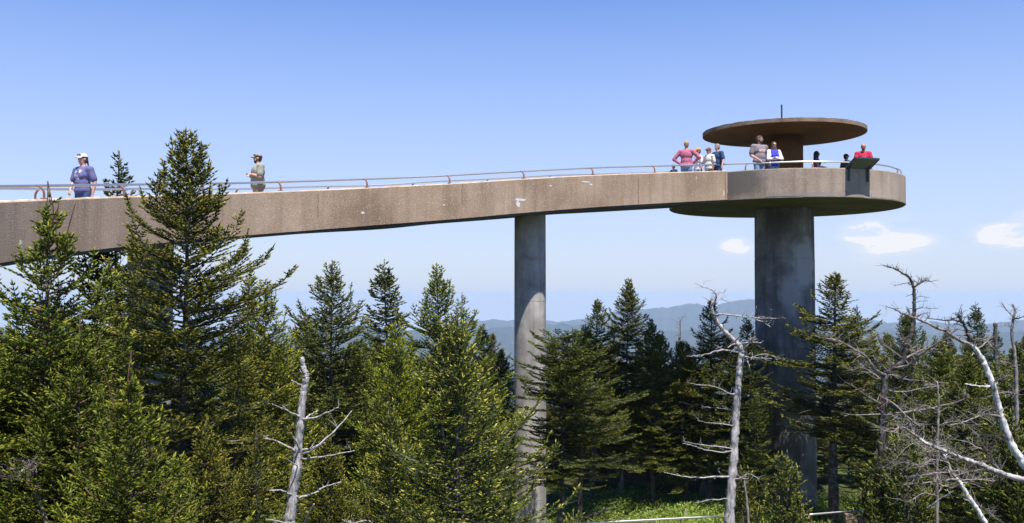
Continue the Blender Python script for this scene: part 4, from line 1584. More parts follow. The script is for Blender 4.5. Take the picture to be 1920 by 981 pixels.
def spruce(kind, px, py, Y, label, tint=(1, 1, 1), rz=0, wide=1.0, group=None, name='spruce_tree', zbase=None):
    """top of the tree seen at photo pixel (px, py), standing Y metres ahead"""
    tm, cm, H = PROTO[kind]
    p = at(px, py, Y)
    gz = ground_z(p.x, p.y) if zbase is None else zbase
    e = empty(name, (p.x, p.y, gz), R(rz))
    s = (p.z - gz) / H
    e.rotation_euler = (R(1.6 * math.sin(px * 1.7)), R(1.8 * math.cos(px * 2.3)), R(rz))
    off = e.rotation_euler.to_matrix() @ Vector((0, 0, p.z - gz))      # a slight lean; the tip stays where it is
    e.location = (p.x - off.x, p.y - off.y, gz)
    e.scale = (s * wide, s * wide, s)
    a = link('trunk', tm, e)
    b = link('crown', cm, e)
    b.color = (tint[0], tint[1], tint[2], 1)
    tag(e, label, 'tree', group)
    return e


DARK, OLIVE, BRIGHT, YEL, PALE = (0.80, 0.82, 0.65), (1.0, 0.93, 0.72), (1.15, 1.25, 0.75), (1.4, 1.4, 0.75), (1.15, 1.15, 1.15)
T = spruce
# left
T('front', 86, 338, 9.0, 'spruce in the left corner with bare reddish leader shoots reaching over the ramp wall', BRIGHT, 20)
T('front', -70, 470, 8.6, 'spruce cut by the left edge of the photo, behind the reddish leaders', BRIGHT, 140)
T('front', 246, 655, 7.9, 'young green spruce low at left with three thin upright leaders', (1.15, 1.22, 0.75), 250, 0.95)
T('front', 150, 585, 8.6, 'green spruce between the reddish leaders and the tall spruce', (1.0, 1.08, 0.7), 80, 0.9)
T('tall', 349, 244, 13.0, 'tallest spruce, its top standing in front of the ramp and above its rails', OLIVE, 0)
T('sparse', 222, 282, 25.5, 'thin spruce top seen behind the rails to the right of the woman', (0.9, 0.95, 0.9), 30, 1.25)
T('layered', 185, 440, 20.5, 'dark spruce under the left part of the ramp', DARK, 100)
T('fine_slim', 262, 470, 17.5, 'dim spruce hiding the left column, behind the tall spruce', DARK, 60, 1.25)
T('fine_slim', 110, 520, 17.0, 'dark spruce behind the reddish leaders under the ramp', DARK, 10)
T('sparse', 470, 488, 30, 'thin grey spruce top right of the tall spruce, against the sky', (0.8, 0.85, 0.85), 70)
T('fine', 500, 528, 16.5, 'yellow-green bushy spruce directly right of the tall spruce', YEL, 15, 0.9)
T('fine_slim', 447, 620, 15.0, 'olive spruce low in front of the yellow-green one', OLIVE, 200, 0.95)
T('fine', 385, 790, 11.5, 'low bushy spruce at the foot of the tall spruce', OLIVE, 250, 0.85)
T('fine_slim', 330, 730, 15.5, 'dim spruce behind the trunk of the tall spruce', DARK, 33, 0.85)
T('slim', 572, 575, 24, 'slim spruce between the yellow-green spruce and the open-crowned one', OLIVE, 50)
# middle left
T('fine', 621, 488, 21.0, 'open-crowned dark spruce left of centre, first sharp top over the dead snag', (0.85, 0.9, 0.85), 0, 1.05)
T('slim', 720, 486, 25.0, 'narrow dark spruce, second sharp top in the row left of the slim column', DARK, 40, 1.2)
T('mid', 664, 640, 23.0, 'dark spruce between the first two sharp tops', DARK, 90)
T('fine', 820, 493, 19.0, 'bright green spruce with the third sharp top left of the slim column', BRIGHT, 130, 0.9)
T('fine_slim', 866, 548, 20.0, 'narrow spruce leader hugging the right side of the third sharp top', BRIGHT, 210)
T('fine', 742, 602, 17.0, 'vivid green bushy spruce below the second sharp top', (1.4, 1.5, 0.7), 60, 0.8)
T('slim', 906, 608, 30.0, 'small dark spruce top against the blue ridge beside the slim column', DARK, 10)
T('budded', 857, 582, 12.5, 'broad foreground fir dotted with pale yellow buds in front of the slim column', PALE, 0)
T('fine', 612, 800, 12.5, 'green spruce filling the gap right of the branching dead trunk', OLIVE, 130, 0.8)
T('fine_slim', 480, 800, 12.0, 'low spruce left of the branching dead trunk', OLIVE, 40, 0.8)
T('budded', 730, 742, 13.5, 'smaller budded fir leaning out left of the broad foreground fir', PALE, 200, 0.75)
T('mid', 940, 655, 33.0, 'spruce directly behind the slim column', DARK, 20)
T('slim', 985, 640, 34.0, 'spruce peeping out right behind the slim column', DARK, 220)
# between the columns
T('flat_top', 1060, 634, 27.0, 'flat-topped dark spruce just right of the slim column with a bare lower trunk', DARK, 0)
T('layered', 1120, 562, 37.0, 'dark spruce whose crown rises from behind the flat-topped one', (0.72, 0.78, 0.65), 30, 0.9)
T('mid', 1180, 522, 38.5, 'spruce with the highest top between the two columns and grass at its foot', (0.85, 0.85, 0.65), 60, 0.95)
T('mid_bushy', 1238, 628, 40.0, 'rounded olive spruce between the highest top and the crooked dead tree', (0.8, 0.8, 0.6), 90, 0.85)
T('slim', 1150, 640, 41.0, 'dim spruce low between the flat-topped spruce and the highest top', DARK, 190)
T('layered', 1335, 562, 36.0, 'olive spruce behind the curved top of the crooked dead tree', OLIVE, 160, 0.95)
T('mid', 1222, 598, 36.0, 'olive spruce filling the gap right of the highest top between the columns', (0.95, 0.95, 0.7), 140, 0.95)
T('fine', 1098, 606, 33.5, 'olive spruce overlapping the right side of the flat-topped spruce', (0.9, 0.92, 0.68), 20, 1.25)
T('mid_bushy', 1276, 640, 36.5, 'broad olive spruce left of the crooked dead tree, in front of the darker ones', (0.95, 0.95, 0.68), 210, 0.9)
T('mid', 1365, 625, 35.0, 'olive spruce between the crooked dead tree and the wide column', (0.95, 0.95, 0.7), 260, 0.85)
T('mid', 1290, 645, 41.0, 'dark spruce left of the crooked dead tree', (0.7, 0.75, 0.6), 77)
T('slim', 1400, 590, 34.5, 'narrow spruce tucked against the left side of the wide column', DARK, 12)
T('slim', 1418, 735, 27.0, 'low spruce at the lower left of the wide column', (0.8, 0.85, 0.7), 290, 0.8)
T('sapling', 1478, 842, 15.0, 'young pale green fir in front of the wide column', PALE, 0)
T('sapling', 1385, 870, 17.0, 'knee-high young fir behind the foot of the crooked dead tree', OLIVE, 100)
# right
T('layered', 1566, 512, 32.8, 'layered spruce with a bare trunk in front of the right half of the wide column', (0.95, 0.9, 0.65), 210, 1.22)
T('sparse', 1607, 572, 36.0, 'thin grey spruce right behind the layered spruce', (0.7, 0.8, 0.8), 40)
T('mid_bushy', 1700, 590, 30.0, 'dark bushy spruce behind the dead tree with the hooked top', (0.75, 0.8, 0.6), 25, 0.85)
T('slim', 1640, 640, 33.0, 'dim spruce between the layered spruce and the hooked dead tree', DARK, 300)
T('mid_bushy', 1760, 640, 27.0, 'olive spruce under the white-barked leaning tree', (0.95, 1.0, 0.65), 250, 0.85)
T('slim', 1829, 566, 33.0, 'thin pointed spruce behind the leaning white trunk, the tallest tip at right', (0.75, 0.82, 0.75), 10)
T('slim', 1775, 612, 36.0, 'small pointed spruce left of the tallest tip at right', DARK, 80)
T('slim', 1866, 615, 38.0, 'small pointed spruce right of the tallest tip at right', DARK, 180)
T('mid', 1815, 660, 24.0, 'dense olive spruce right of the leaning white trunk', (0.9, 0.95, 0.65), 30)
T('mid', 1905, 640, 22.0, 'dense spruce cut by the right edge of the photo', (0.8, 0.85, 0.65), 200)
T('mid_bushy', 1975, 600, 20.0, 'spruce mostly outside the right edge of the photo', (0.8, 0.85, 0.65), 100)
T('sapling', 1692, 800, 14.5, 'young fir with upright shoots below the hooked dead tree, the taller of two', PALE, 40)
T('sapling', 1640, 842, 15.0, 'young fir with upright shoots below the hooked dead tree, the shorter of two', (1.0, 1.0, 0.9), 140)
T('fine', 1918, 800, 12.5, 'low spruce in the bottom right corner under the fallen white branch', (0.9, 0.95, 0.75), 60, 0.75)
T('sapling', 1900, 760, 12.5, 'young fir with bare leader shoots against the right edge', PALE, 10)
T('sapling', 1075, 955, 16.0, 'top of a budded young fir poking up at the foot of the slim column', PALE, 220)

# the wood behind, tree by tree
rw = random.Random(5)
LOOK = {'slim': 'slim pointed dark spruce', 'mid': 'full conical dark spruce', 'mid_bushy': 'broad bushy dark spruce', 'layered': 'gappy dark spruce with layered boughs'}
bands = [(-60, 560, 40, 600, 'wood behind the ramp'), (560, 960, 40, 625, 'wood left of the slim column'), (1010, 1420, 43, 632, 'wood between the two columns'),
         (1520, 2000, 42, 628, 'wood right of the wide column')]
for (x0, x1, Y0, ytop, where) in bands:
    x = x0
    k = 0
    while x < x1:
        row = k % 3
        Y = Y0 + row * 5 + rw.uniform(-2, 2)
        kind = rw.choice(['slim', 'mid', 'slim', 'mid_bushy', 'layered'])
        T(kind, x, ytop + rw.uniform(-4, 40) + (0 if row else 14), Y, LOOK[kind] + ' in the close-grown ' + where, (rw.uniform(0.8, 1.15), rw.uniform(0.72, 1.0), 0.65),
          rw.uniform(0, 360), rw.uniform(0.9, 1.3), 'spruces of the ' + where)
        x += rw.uniform(20, 40)
        k += 1

for i, (x, y, Y, kd, lb) in enumerate([
        (1030, 790, 41, 'mid_bushy', 'low dark spruce touching the slim column on its right, deep in the clearing'), (1085, 770, 43, 'mid', 'low dark spruce seen between bare trunks beside the slim column'),
        (1128, 800, 41.5, 'mid_bushy', 'squat dark spruce at the back of the grassy clearing, left part'), (1165, 760, 44, 'mid', 'dim low spruce at the left of the trunk with grass at its foot'),
        (1215, 790, 41, 'mid_bushy', 'squat dark spruce at the right of the trunk with grass at its foot'), (1262, 770, 42, 'mid', 'low dark spruce in the middle of the back edge of the clearing'),
        (1305, 800, 40.5, 'mid_bushy', 'squat dark spruce left of the crooked dead tree, at the back of the clearing'), (1350, 760, 42, 'mid', 'low dark spruce straight behind the crooked dead tree'),
        (1398, 800, 41, 'mid_bushy', 'squat dark spruce at the left foot of the wide column'), (1545, 800, 41, 'mid_bushy', 'squat dark spruce at the right foot of the wide column'),
        (1590, 770, 42, 'mid', 'low dark spruce behind the bare trunk of the layered spruce'), (1635, 800, 40, 'mid_bushy', 'squat dark spruce behind the two young firs')]):
    T(kd, x, y, Y, lb, (0.7, 0.75, 0.6), i * 47, 1.45)

# ------------------------------------------------------------------ dead trees


def wobble(pts, n, amp, rnd):
    P = catmull([Vector(p) for p in pts], n)
    out = []
    for i, p in enumerate(P):
        k = 0 if i in (0, len(P) - 1) else 1
        out.append(p + Vector((rnd.uniform(-1, 1), rnd.uniform(-1, 1), rnd.uniform(-1, 1))) * amp * k)
    return out


def limb(parent, name, pxs, r0, r1, mat, seed=1, twigs=0, tlen=0.2, sub=4, sides=8, amp=0.006, origin=None, depth=1, up=0.2):
    """pxs: (px, py, Y) points of a real branch; r in metres"""
    rnd = random.Random(seed)
    P = [at(*p) - origin for p in pxs]
    Q = wobble(P, sub, amp, rnd)
    n = len(Q)
    mb = MB()
    random.seed(seed)
    rad = [r0 + (r1 - r0) * (i / (n - 1)) ** 0.8 for i in range(n)]
    rad = [r * (1 + rnd.uniform(-0.10, 0.14)) for r in rad]
    mb.tube(Q, rad, sides, wob=0.12)
    for _ in range(twigs):
        i = rnd.randrange(1, n)
        p = Q[i]
        ax = (Q[i] - Q[i - 1]).normalized()
        d = (Vector((rnd.uniform(-1, 1), rnd.uniform(-0.6, 0.6), rnd.uniform(-0.5, 0.8) + up * 0.3)).normalized() + ax * 0.5).normalized()
        L = tlen * rnd.uniform(0.35, 1.2)
        k = 4
        pp = [p]
        for j in range(k):
            d = (d + Vector((rnd.uniform(-0.35, 0.35), rnd.uniform(-0.3, 0.3), rnd.uniform(-0.3, 0.35)))).normalized()
            pp.append(pp[-1] + d * L / k)
        rt = min(rad[i] * 0.5, 0.004 + L * 0.018)
        mb.tube(pp, [rt * (1 - 0.7 * j / k) for j in range(k + 1)], 4)
        if depth > 1:
            for q in pp[1:]:
                if rnd.random() < 0.75:
                    d2 = Vector((rnd.uniform(-1, 1), rnd.uniform(-1, 1), rnd.uniform(-0.5, 0.9))).normalized()
                    mb.tube([q, q + d2 * L * rnd.uniform(0.15, 0.4)], [rt * 0.4, rt * 0.15], 3)
    return mb.build(name, mat, parent, True)


def dead_tree(base_px, trunk_px, r0, r1, mat, label, branches, seed, twigs=4, name='dead_tree', sides=12, tlen=0.10):
    """trunk_px from the ground up; the first point is continued down to the ground"""
    first = at(*trunk_px[0])
    gz = ground_z(first.x, first.y)
    org = Vector((first.x, first.y, gz))
    e = empty(name, org)
    tag(e, label, 'dead tree')
    ratio = max(0.0, first.z - gz) / max(0.3, (at(*trunk_px[-1]).z - first.z))
    BR = 0.66
    rb_ = r0 * (1 + min(0.8, 0.3 * ratio))
    mb = MB()
    random.seed(seed)
    rnd = random.Random(seed)
    if first.z - gz > 0.1:
        mb.tube([Vector((0, 0, -0.3)), Vector((0, 0, (first.z - gz) * 0.5)), first - org], [rb_ * 1.15, rb_, r0], sides, wob=0.05)
    t = limb(e, 'trunk', trunk_px, r0, r1, mat, seed, twigs * 3, tlen, 11, sides, 0.005, org, 2)
    if mb.v:
        me = mb.mesh('lower_trunk', mat, True)
        bmx = bmesh.new()
        bmx.from_mesh(t.data)
        bmx.from_mesh(me)
        bmx.to_mesh(t.data)
        bmx.free()
        bpy.data.meshes.remove(me)
    for i, b in enumerate(branches):
        pxs, ra, rb2 = b[0], b[1], b[2]
        tw = int((b[3] if len(b) > 3 else 3) * 2.5)
        tl = b[4] if len(b) > 4 else 0.12
        dp = b[5] if len(b) > 5 else 2
        limb(e, 'branch', pxs, ra * BR, rb2 * BR, b[6] if len(b) > 6 else mat, seed * 31 + i, tw, tl, 4, 7, 0.006, org, dp)
    return e


def pts(Y, *xy, dY=0.0):
    n = len(xy)
    return [(x, y, Y + dY * i / max(1, n - 1)) for i, (x, y) in enumerate(xy)]


D_ = 10.0
dead_tree(None, pts(D_, (541, 1000), (546, 950), (556, 880), (560, 830), (565, 770), (572, 720), (574, 700), (569, 690), (567, 672)), 0.060, 0.020, MAT['dead'],
          'grey barkless dead trunk with short bare side branches, left of the budded fir', [
              (pts(D_, (566, 784), (548, 775), (528, 766), (510, 757), dY=-0.3), 0.020, 0.006, 1), (pts(D_, (568, 786), (590, 783), (612, 775), (635, 764), dY=-0.3), 0.024, 0.010, 1),
              (pts(D_, (564, 850), (540, 838), (517, 827), (494, 822), dY=-0.2), 0.020, 0.007, 1), (pts(D_, (564, 845), (590, 838), (620, 815), (643, 790), (660, 770), dY=0.4), 0.020, 0.006, 2),
              (pts(D_, (566, 860), (590, 858), (625, 853), (665, 845), dY=-0.3), 0.020, 0.007, 1), (pts(D_, (568, 852), (585, 845), (600, 835), (609, 830), dY=-0.4), 0.018, 0.009, 0),
              (pts(D_, (558, 932), (540, 925), (520, 919), (505, 921), dY=-0.2), 0.018, 0.007, 1), (pts(D_, (560, 934), (590, 924), (612, 912), (640, 903), dY=0.3), 0.018, 0.006, 1),
              (pts(D_, (566, 722), (556, 718), (547, 713), dY=-0.1), 0.014, 0.008, 0), (pts(D_, (572, 786), (582, 778), (596, 770), dY=0.2), 0.014, 0.008, 0),
              (pts(D_, (564, 850), (557, 832), (548, 818), (546, 812), dY=-0.3), 0.018, 0.010, 0), (pts(D_, (562, 878), (548, 868), (535, 858), dY=-0.3), 0.012, 0.006, 1),
              (pts(D_, (568, 990), (578, 965), (589, 945), dY=-0.4), 0.022, 0.010, 0), (pts(D_, (550, 985), (520, 977), (498, 974), dY=-0.3), 0.018, 0.008, 1),
          ], 5, 3)
D_ = 13.0
dead_tree(None, pts(D_, (1366, 1000), (1370, 930), (1376, 850), (1380, 780), (1384, 720), (1388, 680), (1390, 655), (1378, 640), (1362, 625), (1348, 608), (1338, 590), (1334, 575), (1340, 564)),
          0.066, 0.014, MAT['dead'], 'tall crooked silvery dead tree whose top curves left, beside the wide column', [
              (pts(D_, (1340, 566), (1343, 556), (1336, 545), (1318, 538), (1302, 531), dY=-0.2), 0.018, 0.004, 4, 0.12), (pts(D_, (1316, 538), (1322, 528), (1336, 525), dY=0.1), 0.008, 0.003, 1),
              (pts(D_, (1336, 549), (1350, 549), (1358, 548), (1360, 541), dY=-0.1), 0.008, 0.004, 2), (pts(D_, (1340, 566), (1352, 560), (1366, 567), (1378, 565), dY=0.2), 0.010, 0.003, 3),
              (pts(D_, (1338, 566), (1326, 561), (1314, 554), dY=0.2), 0.009, 0.003, 2),
              (pts(D_, (1340, 592), (1352, 590), (1376, 592), (1405, 595), (1428, 597), (1455, 597), dY=-0.6), 0.022, 0.006, 6, 0.14), (pts(D_ - 0.4, (1414, 597), (1430, 604), (1444, 613), dY=-0.2), 0.012, 0.005, 2),
              (pts(D_ - 0.3, (1414, 595), (1417, 585), (1418, 575), dY=-0.1), 0.006, 0.003, 1, 0.05), (pts(D_ - 0.5, (1444, 596), (1447, 588), (1445, 580), dY=-0.1), 0.005, 0.003, 1, 0.05),
              (pts(D_, (1384, 661), (1366, 658), (1346, 657), (1326, 664), (1306, 667), (1287, 668), dY=-0.4), 0.020, 0.005, 4), (pts(D_, (1390, 668), (1404, 670), (1425, 672), (1447, 673), dY=-0.5), 0.022, 0.005, 5),
              (pts(D_ - 0.2, (1412, 670), (1430, 664), (1450, 668), (1462, 672), dY=-0.2), 0.010, 0.003, 3), (pts(D_, (1394, 650), (1404, 640), (1412, 636), (1414, 634), dY=-0.3), 0.024, 0.008, 4, 0.08),
              (pts(D_, (1392, 645), (1408, 643), (1428, 643), dY=-0.3), 0.020, 0.006, 3, 0.08), (pts(D_, (1398, 668), (1402, 676), (1405, 688), dY=-0.3), 0.014, 0.006, 1),
              (pts(D_, (1380, 644), (1370, 648), (1364, 652), dY=-0.3), 0.014, 0.007, 1), (pts(D_, (1376, 642), (1384, 634), (1388, 628), dY=-0.2), 0.018, 0.008, 2, 0.07),
              (pts(D_, (1380, 740), (1364, 736), (1340, 725), (1312, 722), (1288, 718), dY=-0.4), 0.016, 0.004, 3), (pts(D_, (1376, 798), (1354, 795), (1330, 793), (1308, 789), dY=-0.4), 0.012, 0.004, 5),
              (pts(D_, (1376, 842), (1350, 838), (1318, 834), (1284, 829), dY=-0.5), 0.016, 0.005, 3), (pts(D_, (1374, 846), (1350, 848), (1320, 843), (1300, 836), (1280, 832), dY=-0.9), 0.016, 0.006, 2),
              (pts(D_, (1370, 894), (1345, 894), (1310, 896), (1278, 893), (1246, 886), dY=-0.6), 0.022, 0.007, 2), (pts(D_, (1372, 898), (1390, 897), (1405, 889), (1422, 897), dY=-0.3), 0.020, 0.005, 3),
              (pts(D_, (1368, 934), (1345, 937), (1325, 938), (1302, 944), dY=-0.3), 0.012, 0.004, 1), (pts(D_, (1384, 768), (1366, 768), (1345, 765), (1322, 764), dY=0.5), 0.014, 0.005, 2),
              (pts(D_, (1352, 890), (1346, 880), (1350, 878), dY=-0.4), 0.008, 0.004, 1),
          ], 9, 14, sides=14, tlen=0.08)
D_ = 15.0
dm, dd_ = MAT['dead_mid'], MAT['dead_dark']
dead_tree(None, pts(D_, (1651, 1000), (1653, 900), (1655, 800), (1657, 740), (1662, 700), (1690, 680), (1700, 650), (1710, 620), (1714, 590), (1714, 560), (1713, 540), (1708, 525)), 0.068, 0.018, dd_,
          'dark twiggy dead tree with a hooked top leaning left', [
              (pts(D_, (1708, 527), (1702, 518), (1688, 510), (1672, 502), (1657, 498), dY=-0.2), 0.028, 0.010, 12, 0.10, 2), (pts(D_, (1714, 538), (1724, 532), (1734, 527), (1746, 528), dY=0.2), 0.026, 0.010, 12, 0.12, 2),
              (pts(D_, (1712, 528), (1700, 531), (1686, 534), (1676, 536), dY=-0.1), 0.010, 0.004, 4, 0.08), (pts(D_, (1714, 558), (1728, 556), (1742, 558), dY=0.2), 0.007, 0.003, 4, 0.08),
              (pts(D_, (1714, 568), (1728, 565), (1740, 564), dY=0.2), 0.007, 0.003, 3, 0.07), (pts(D_, (1712, 582), (1730, 578), (1756, 579), dY=-0.3), 0.012, 0.004, 7, 0.10),
              (pts(D_, (1708, 606), (1724, 592), (1742, 586), dY=0.3), 0.010, 0.004, 5, 0.09), (pts(D_, (1662, 705), (1640, 692), (1622, 668), (1600, 655), (1575, 640), (1545, 634), dY=-0.8), 0.045, 0.010, 16, 0.22, 2, dm),
              (pts(D_, (1680, 690), (1705, 685), (1730, 662), (1765, 640), (1785, 632), dY=-1.0), 0.040, 0.008, 14, 0.22, 2, dm), (pts(D_, (1670, 695), (1700, 672), (1730, 655), (1760, 655), dY=0.8), 0.030, 0.006, 12, 0.2, 2, dm),
              (pts(D_, (1660, 720), (1638, 700), (1616, 690), (1600, 696), dY=0.6), 0.022, 0.006, 10, 0.2, 2, dm), (pts(D_, (1666, 700), (1650, 680), (1636, 655), (1630, 637), dY=-0.5), 0.020, 0.005, 8, 0.18, 2, dm),
              (pts(D_, (1692, 672), (1670, 655), (1655, 645), (1641, 625), dY=-0.5), 0.020, 0.005, 6, 0.15, 2, dm), (pts(D_, (1700, 650), (1690, 630), (1686, 600), dY=-0.3), 0.016, 0.005, 8, 0.12, 2, dm),
              (pts(D_, (1655, 780), (1680, 776), (1720, 770), (1762, 762), (1800, 752), (1817, 742), dY=-1.0), 0.036, 0.009, 14, 0.22, 2, dm), (pts(D_, (1655, 776), (1620, 778), (1590, 777), dY=-0.6), 0.018, 0.005, 4, 0.15, 1, dm),
              (pts(D_, (1655, 760), (1630, 745), (1605, 728), (1585, 716), dY=-0.7), 0.018, 0.004, 9, 0.2, 2, dm), (pts(D_, (1657, 730), (1690, 735), (1730, 728), (1770, 722), dY=0.5), 0.020, 0.005, 12, 0.2, 2, dm),
              (pts(D_, (1655, 745), (1680, 760), (1705, 785), (1730, 800), (1742, 788), dY=-0.9), 0.020, 0.005, 12, 0.22, 2, dm), (pts(D_, (1655, 840), (1685, 846), (1730, 849), dY=-0.6), 0.028, 0.012, 12, 0.14, 2, dm),
              (pts(D_, (1662, 700), (1700, 712), (1735, 715), (1780, 738), dY=-0.4), 0.016, 0.004, 12, 0.2, 2, dm),
          ], 14, 18, sides=13, tlen=0.14)
D_ = 11.0
wb = MAT['white_bark']
dead_tree(None, pts(D_, (2010, 1080), (1960, 960), (1925, 880), (1900, 840), (1880, 790), (1868, 745), (1856, 705), (1840, 670), (1825, 650), (1818, 645)), 0.054, 0.020, wb,
          'white-barked dead tree leaning in from the right edge with a long limb reaching left', [
              (pts(D_, (1822, 648), (1800, 638), (1775, 622), (1750, 612), (1725, 600), (1700, 590), (1680, 582), (1661, 574), dY=-0.6), 0.034, 0.009, 16, 0.14, 2, dm),
              (pts(D_, (1820, 645), (1815, 625), (1808, 610), (1800, 598), (1796, 592), dY=-0.1), 0.034, 0.016, 12, 0.12, 2, dd_), (pts(D_, (1806, 606), (1790, 601), (1765, 600), (1740, 596), dY=-0.5), 0.018, 0.006, 12, 0.10, 2, dd_),
              (pts(D_, (1812, 620), (1790, 617), (1762, 615), dY=0.4), 0.012, 0.004, 6, 0.12, 1, dm), (pts(D_, (1822, 640), (1845, 636), (1866, 655), dY=-0.3), 0.016, 0.004, 8, 0.14, 2, dm),
              (pts(D_, (1834, 655), (1850, 640), (1862, 630), dY=0.3), 0.014, 0.004, 6, 0.12, 2, dm), (pts(D_, (1856, 724), (1836, 724), (1810, 720), dY=-0.3), 0.016, 0.008, 3, 0.08),
              (pts(D_, (1862, 716), (1880, 710), (1890, 705), dY=-0.3), 0.016, 0.005, 6, 0.12, 2, dm), (pts(D_, (1878, 782), (1850, 778), (1825, 784), (1800, 794), (1778, 797), dY=-0.7), 0.022, 0.005, 14, 0.18, 2, dm),
              (pts(D_, (1880, 786), (1868, 770), (1845, 772), (1835, 760), dY=0.4), 0.020, 0.006, 14, 0.16, 2, dd_), (pts(D_, (1898, 838), (1880, 825), (1862, 818), dY=0.4), 0.018, 0.006, 8, 0.16, 2, dd_),
          ], 19, 10, sides=14, tlen=0.10)
dead_tree(None, pts(9.5, (2080, 960), (1990, 925), (1925, 902), (1870, 885), (1840, 872), (1800, 858), (1770, 845), (1740, 833), (1722, 822)), 0.034, 0.012, MAT['dead'],
          'pale fallen limb slanting in from the right edge below the leaning white tree', [
              (pts(9.5, (1722, 822), (1705, 808), (1690, 800), (1672, 810), (1658, 808), dY=-0.3), 0.022, 0.006, 14, 0.18, 2, dm), (pts(9.5, (1880, 890), (1862, 865), (1850, 845), (1838, 828), dY=0.3), 0.026, 0.012, 14, 0.16, 2, dd_),
              (pts(9.5, (1800, 858), (1785, 845), (1770, 835), (1755, 838), dY=-0.4), 0.010, 0.004, 12, 0.2, 2, dm), (pts(9.5, (1750, 836), (1752, 825), (1758, 818), dY=-0.2), 0.012, 0.006, 2, 0.08),
              (pts(9.5, (1840, 842), (1815, 830), (1778, 823), dY=0.5), 0.009, 0.004, 6, 0.15, 2, dm), (pts(9.5, (1770, 850), (1740, 845), (1715, 828), (1695, 815), dY=0.5), 0.010, 0.004, 16, 0.22, 2, dm),
          ], 23, 6, name='fallen_limb', tlen=0.12)
dead_tree(None, pts(12.0, (1858, 1000), (1835, 960), (1815, 930), (1800, 905), (1786, 888), (1775, 865), (1765, 845)), 0.033, 0.013, MAT['white_bark'],
          'thin slanting dead trunk in the bottom right, crossing in front of the path rails', [
              (pts(12, (1793, 898), (1765, 902), (1735, 905), (1695, 909), dY=-0.4), 0.020, 0.009, 16, 0.12, 2, dm), (pts(12, (1782, 885), (1750, 888), (1705, 893), dY=-0.4), 0.018, 0.008, 16, 0.12, 2, dm),
              (pts(12, (1798, 903), (1830, 898), (1860, 902), (1880, 898), dY=0.4), 0.014, 0.005, 14, 0.2, 2, dm), (pts(12, (1790, 893), (1810, 886), (1840, 880), dY=0.5), 0.012, 0.004, 12, 0.2, 2, dm),
              (pts(12, (1738, 953), (1760, 938), (1775, 928), (1788, 921), dY=-0.3), 0.014, 0.008, 1, 0.08), (pts(12, (1820, 935), (1840, 950), (1870, 975), dY=0.3), 0.014, 0.005, 12, 0.2, 2, dm),
              (pts(12, (1775, 866), (1745, 862), (1725, 880), (1710, 905), dY=-0.5), 0.012, 0.004, 18, 0.24, 2, dm), (pts(12, (1770, 855), (1790, 862), (1815, 860), (1840, 868), dY=0.3), 0.010, 0.004, 16, 0.22, 2, dm),
          ], 27, 6, name='dead_tree', tlen=0.12)
dead_tree(None, pts(13.5, (1757, 1000), (1757, 900), (1758, 820), (1760, 760), (1757, 715)), 0.026, 0.010, dm,
          'very thin upright dead stem in the tangle of grey twigs at the bottom right', [
              (pts(13.5, (1758, 840), (1735, 828), (1705, 835), (1680, 860), dY=-0.5), 0.014, 0.004, 14, 0.26, 2, dm), (pts(13.5, (1758, 800), (1785, 790), (1815, 800), (1838, 822), dY=-0.3), 0.013, 0.004, 14, 0.26, 2, dm),
              (pts(13.5, (1757, 870), (1725, 872), (1690, 868), (1660, 880), dY=0.4), 0.013, 0.004, 14, 0.24, 2, dm), (pts(13.5, (1758, 770), (1735, 760), (1712, 768), (1690, 758), dY=0.4), 0.010, 0.003, 12, 0.22, 2, dm),
              (pts(13.5, (1757, 905), (1785, 915), (1812, 905), (1845, 915), dY=-0.4), 0.012, 0.004, 12, 0.24, 2, dm), (pts(13.5, (1757, 930), (1730, 925), (1705, 940), (1680, 935), dY=-0.4), 0.012, 0.004, 12, 0.24, 2, dm),
          ], 61, 8, name='dead_tree', tlen=0.2)
dead_tree(None, pts(16, (1912, 1000), (1908, 850), (1906, 760), (1905, 700), (1902, 660), (1897, 625), (1900, 600), (1903, 582), (1898, 570)), 0.042, 0.013, dm,
          'upright grey dead tree with a knobbly top near the right edge', [
              (pts(16, (1902, 596), (1890, 585), (1880, 570), dY=-0.2), 0.016, 0.006, 8, 0.14, 2), (pts(16, (1898, 600), (1912, 596), (1930, 592), dY=-0.2), 0.020, 0.008, 8, 0.12, 2, dd_),
              (pts(16, (1898, 614), (1884, 610), (1870, 612), dY=-0.3), 0.012, 0.005, 5, 0.12, 2), (pts(16, (1903, 650), (1920, 645), (1945, 640), dY=-0.2), 0.020, 0.008, 8, 0.14, 2, dd_),
              (pts(16, (1906, 690), (1890, 680), (1870, 676), dY=-0.4), 0.014, 0.005, 8, 0.16, 2), (pts(16, (1907, 740), (1885, 735), (1850, 745), dY=-0.5), 0.016, 0.005, 10, 0.18, 2),
          ], 31, 10, tlen=0.10)
dead_tree(None, pts(30, (1869, 800), (1868, 700), (1867, 650), (1866, 606)), 0.07, 0.055, dd_, 'short broken-off dark snag between the leaning white tree and the right edge', [], 37, 2, name='snag')
dead_tree(None, pts(45, (1280, 760), (1277, 660), (1275, 600)), 0.07, 0.02, dm, 'thin pale bare pole of a tree in front of the blue ridge between the columns',
          [(pts(45, (1275, 620), (1268, 612), dY=0.1), 0.015, 0.008, 2, 0.2), (pts(45, (1276, 640), (1286, 650), dY=0.1), 0.015, 0.008, 3, 0.3)], 39, 8, name='snag', tlen=0.5)
dead_tree(None, pts(16.5, (1405, 1000), (1400, 940), (1396, 905), (1398, 893)), 0.026, 0.010, dm, 'thin dead sapling stem right of the crooked dead tree', [(pts(16.5, (1397, 900), (1385, 893), (1378, 888)), 0.008, 0.004, 2, 0.1)], 41, 5)
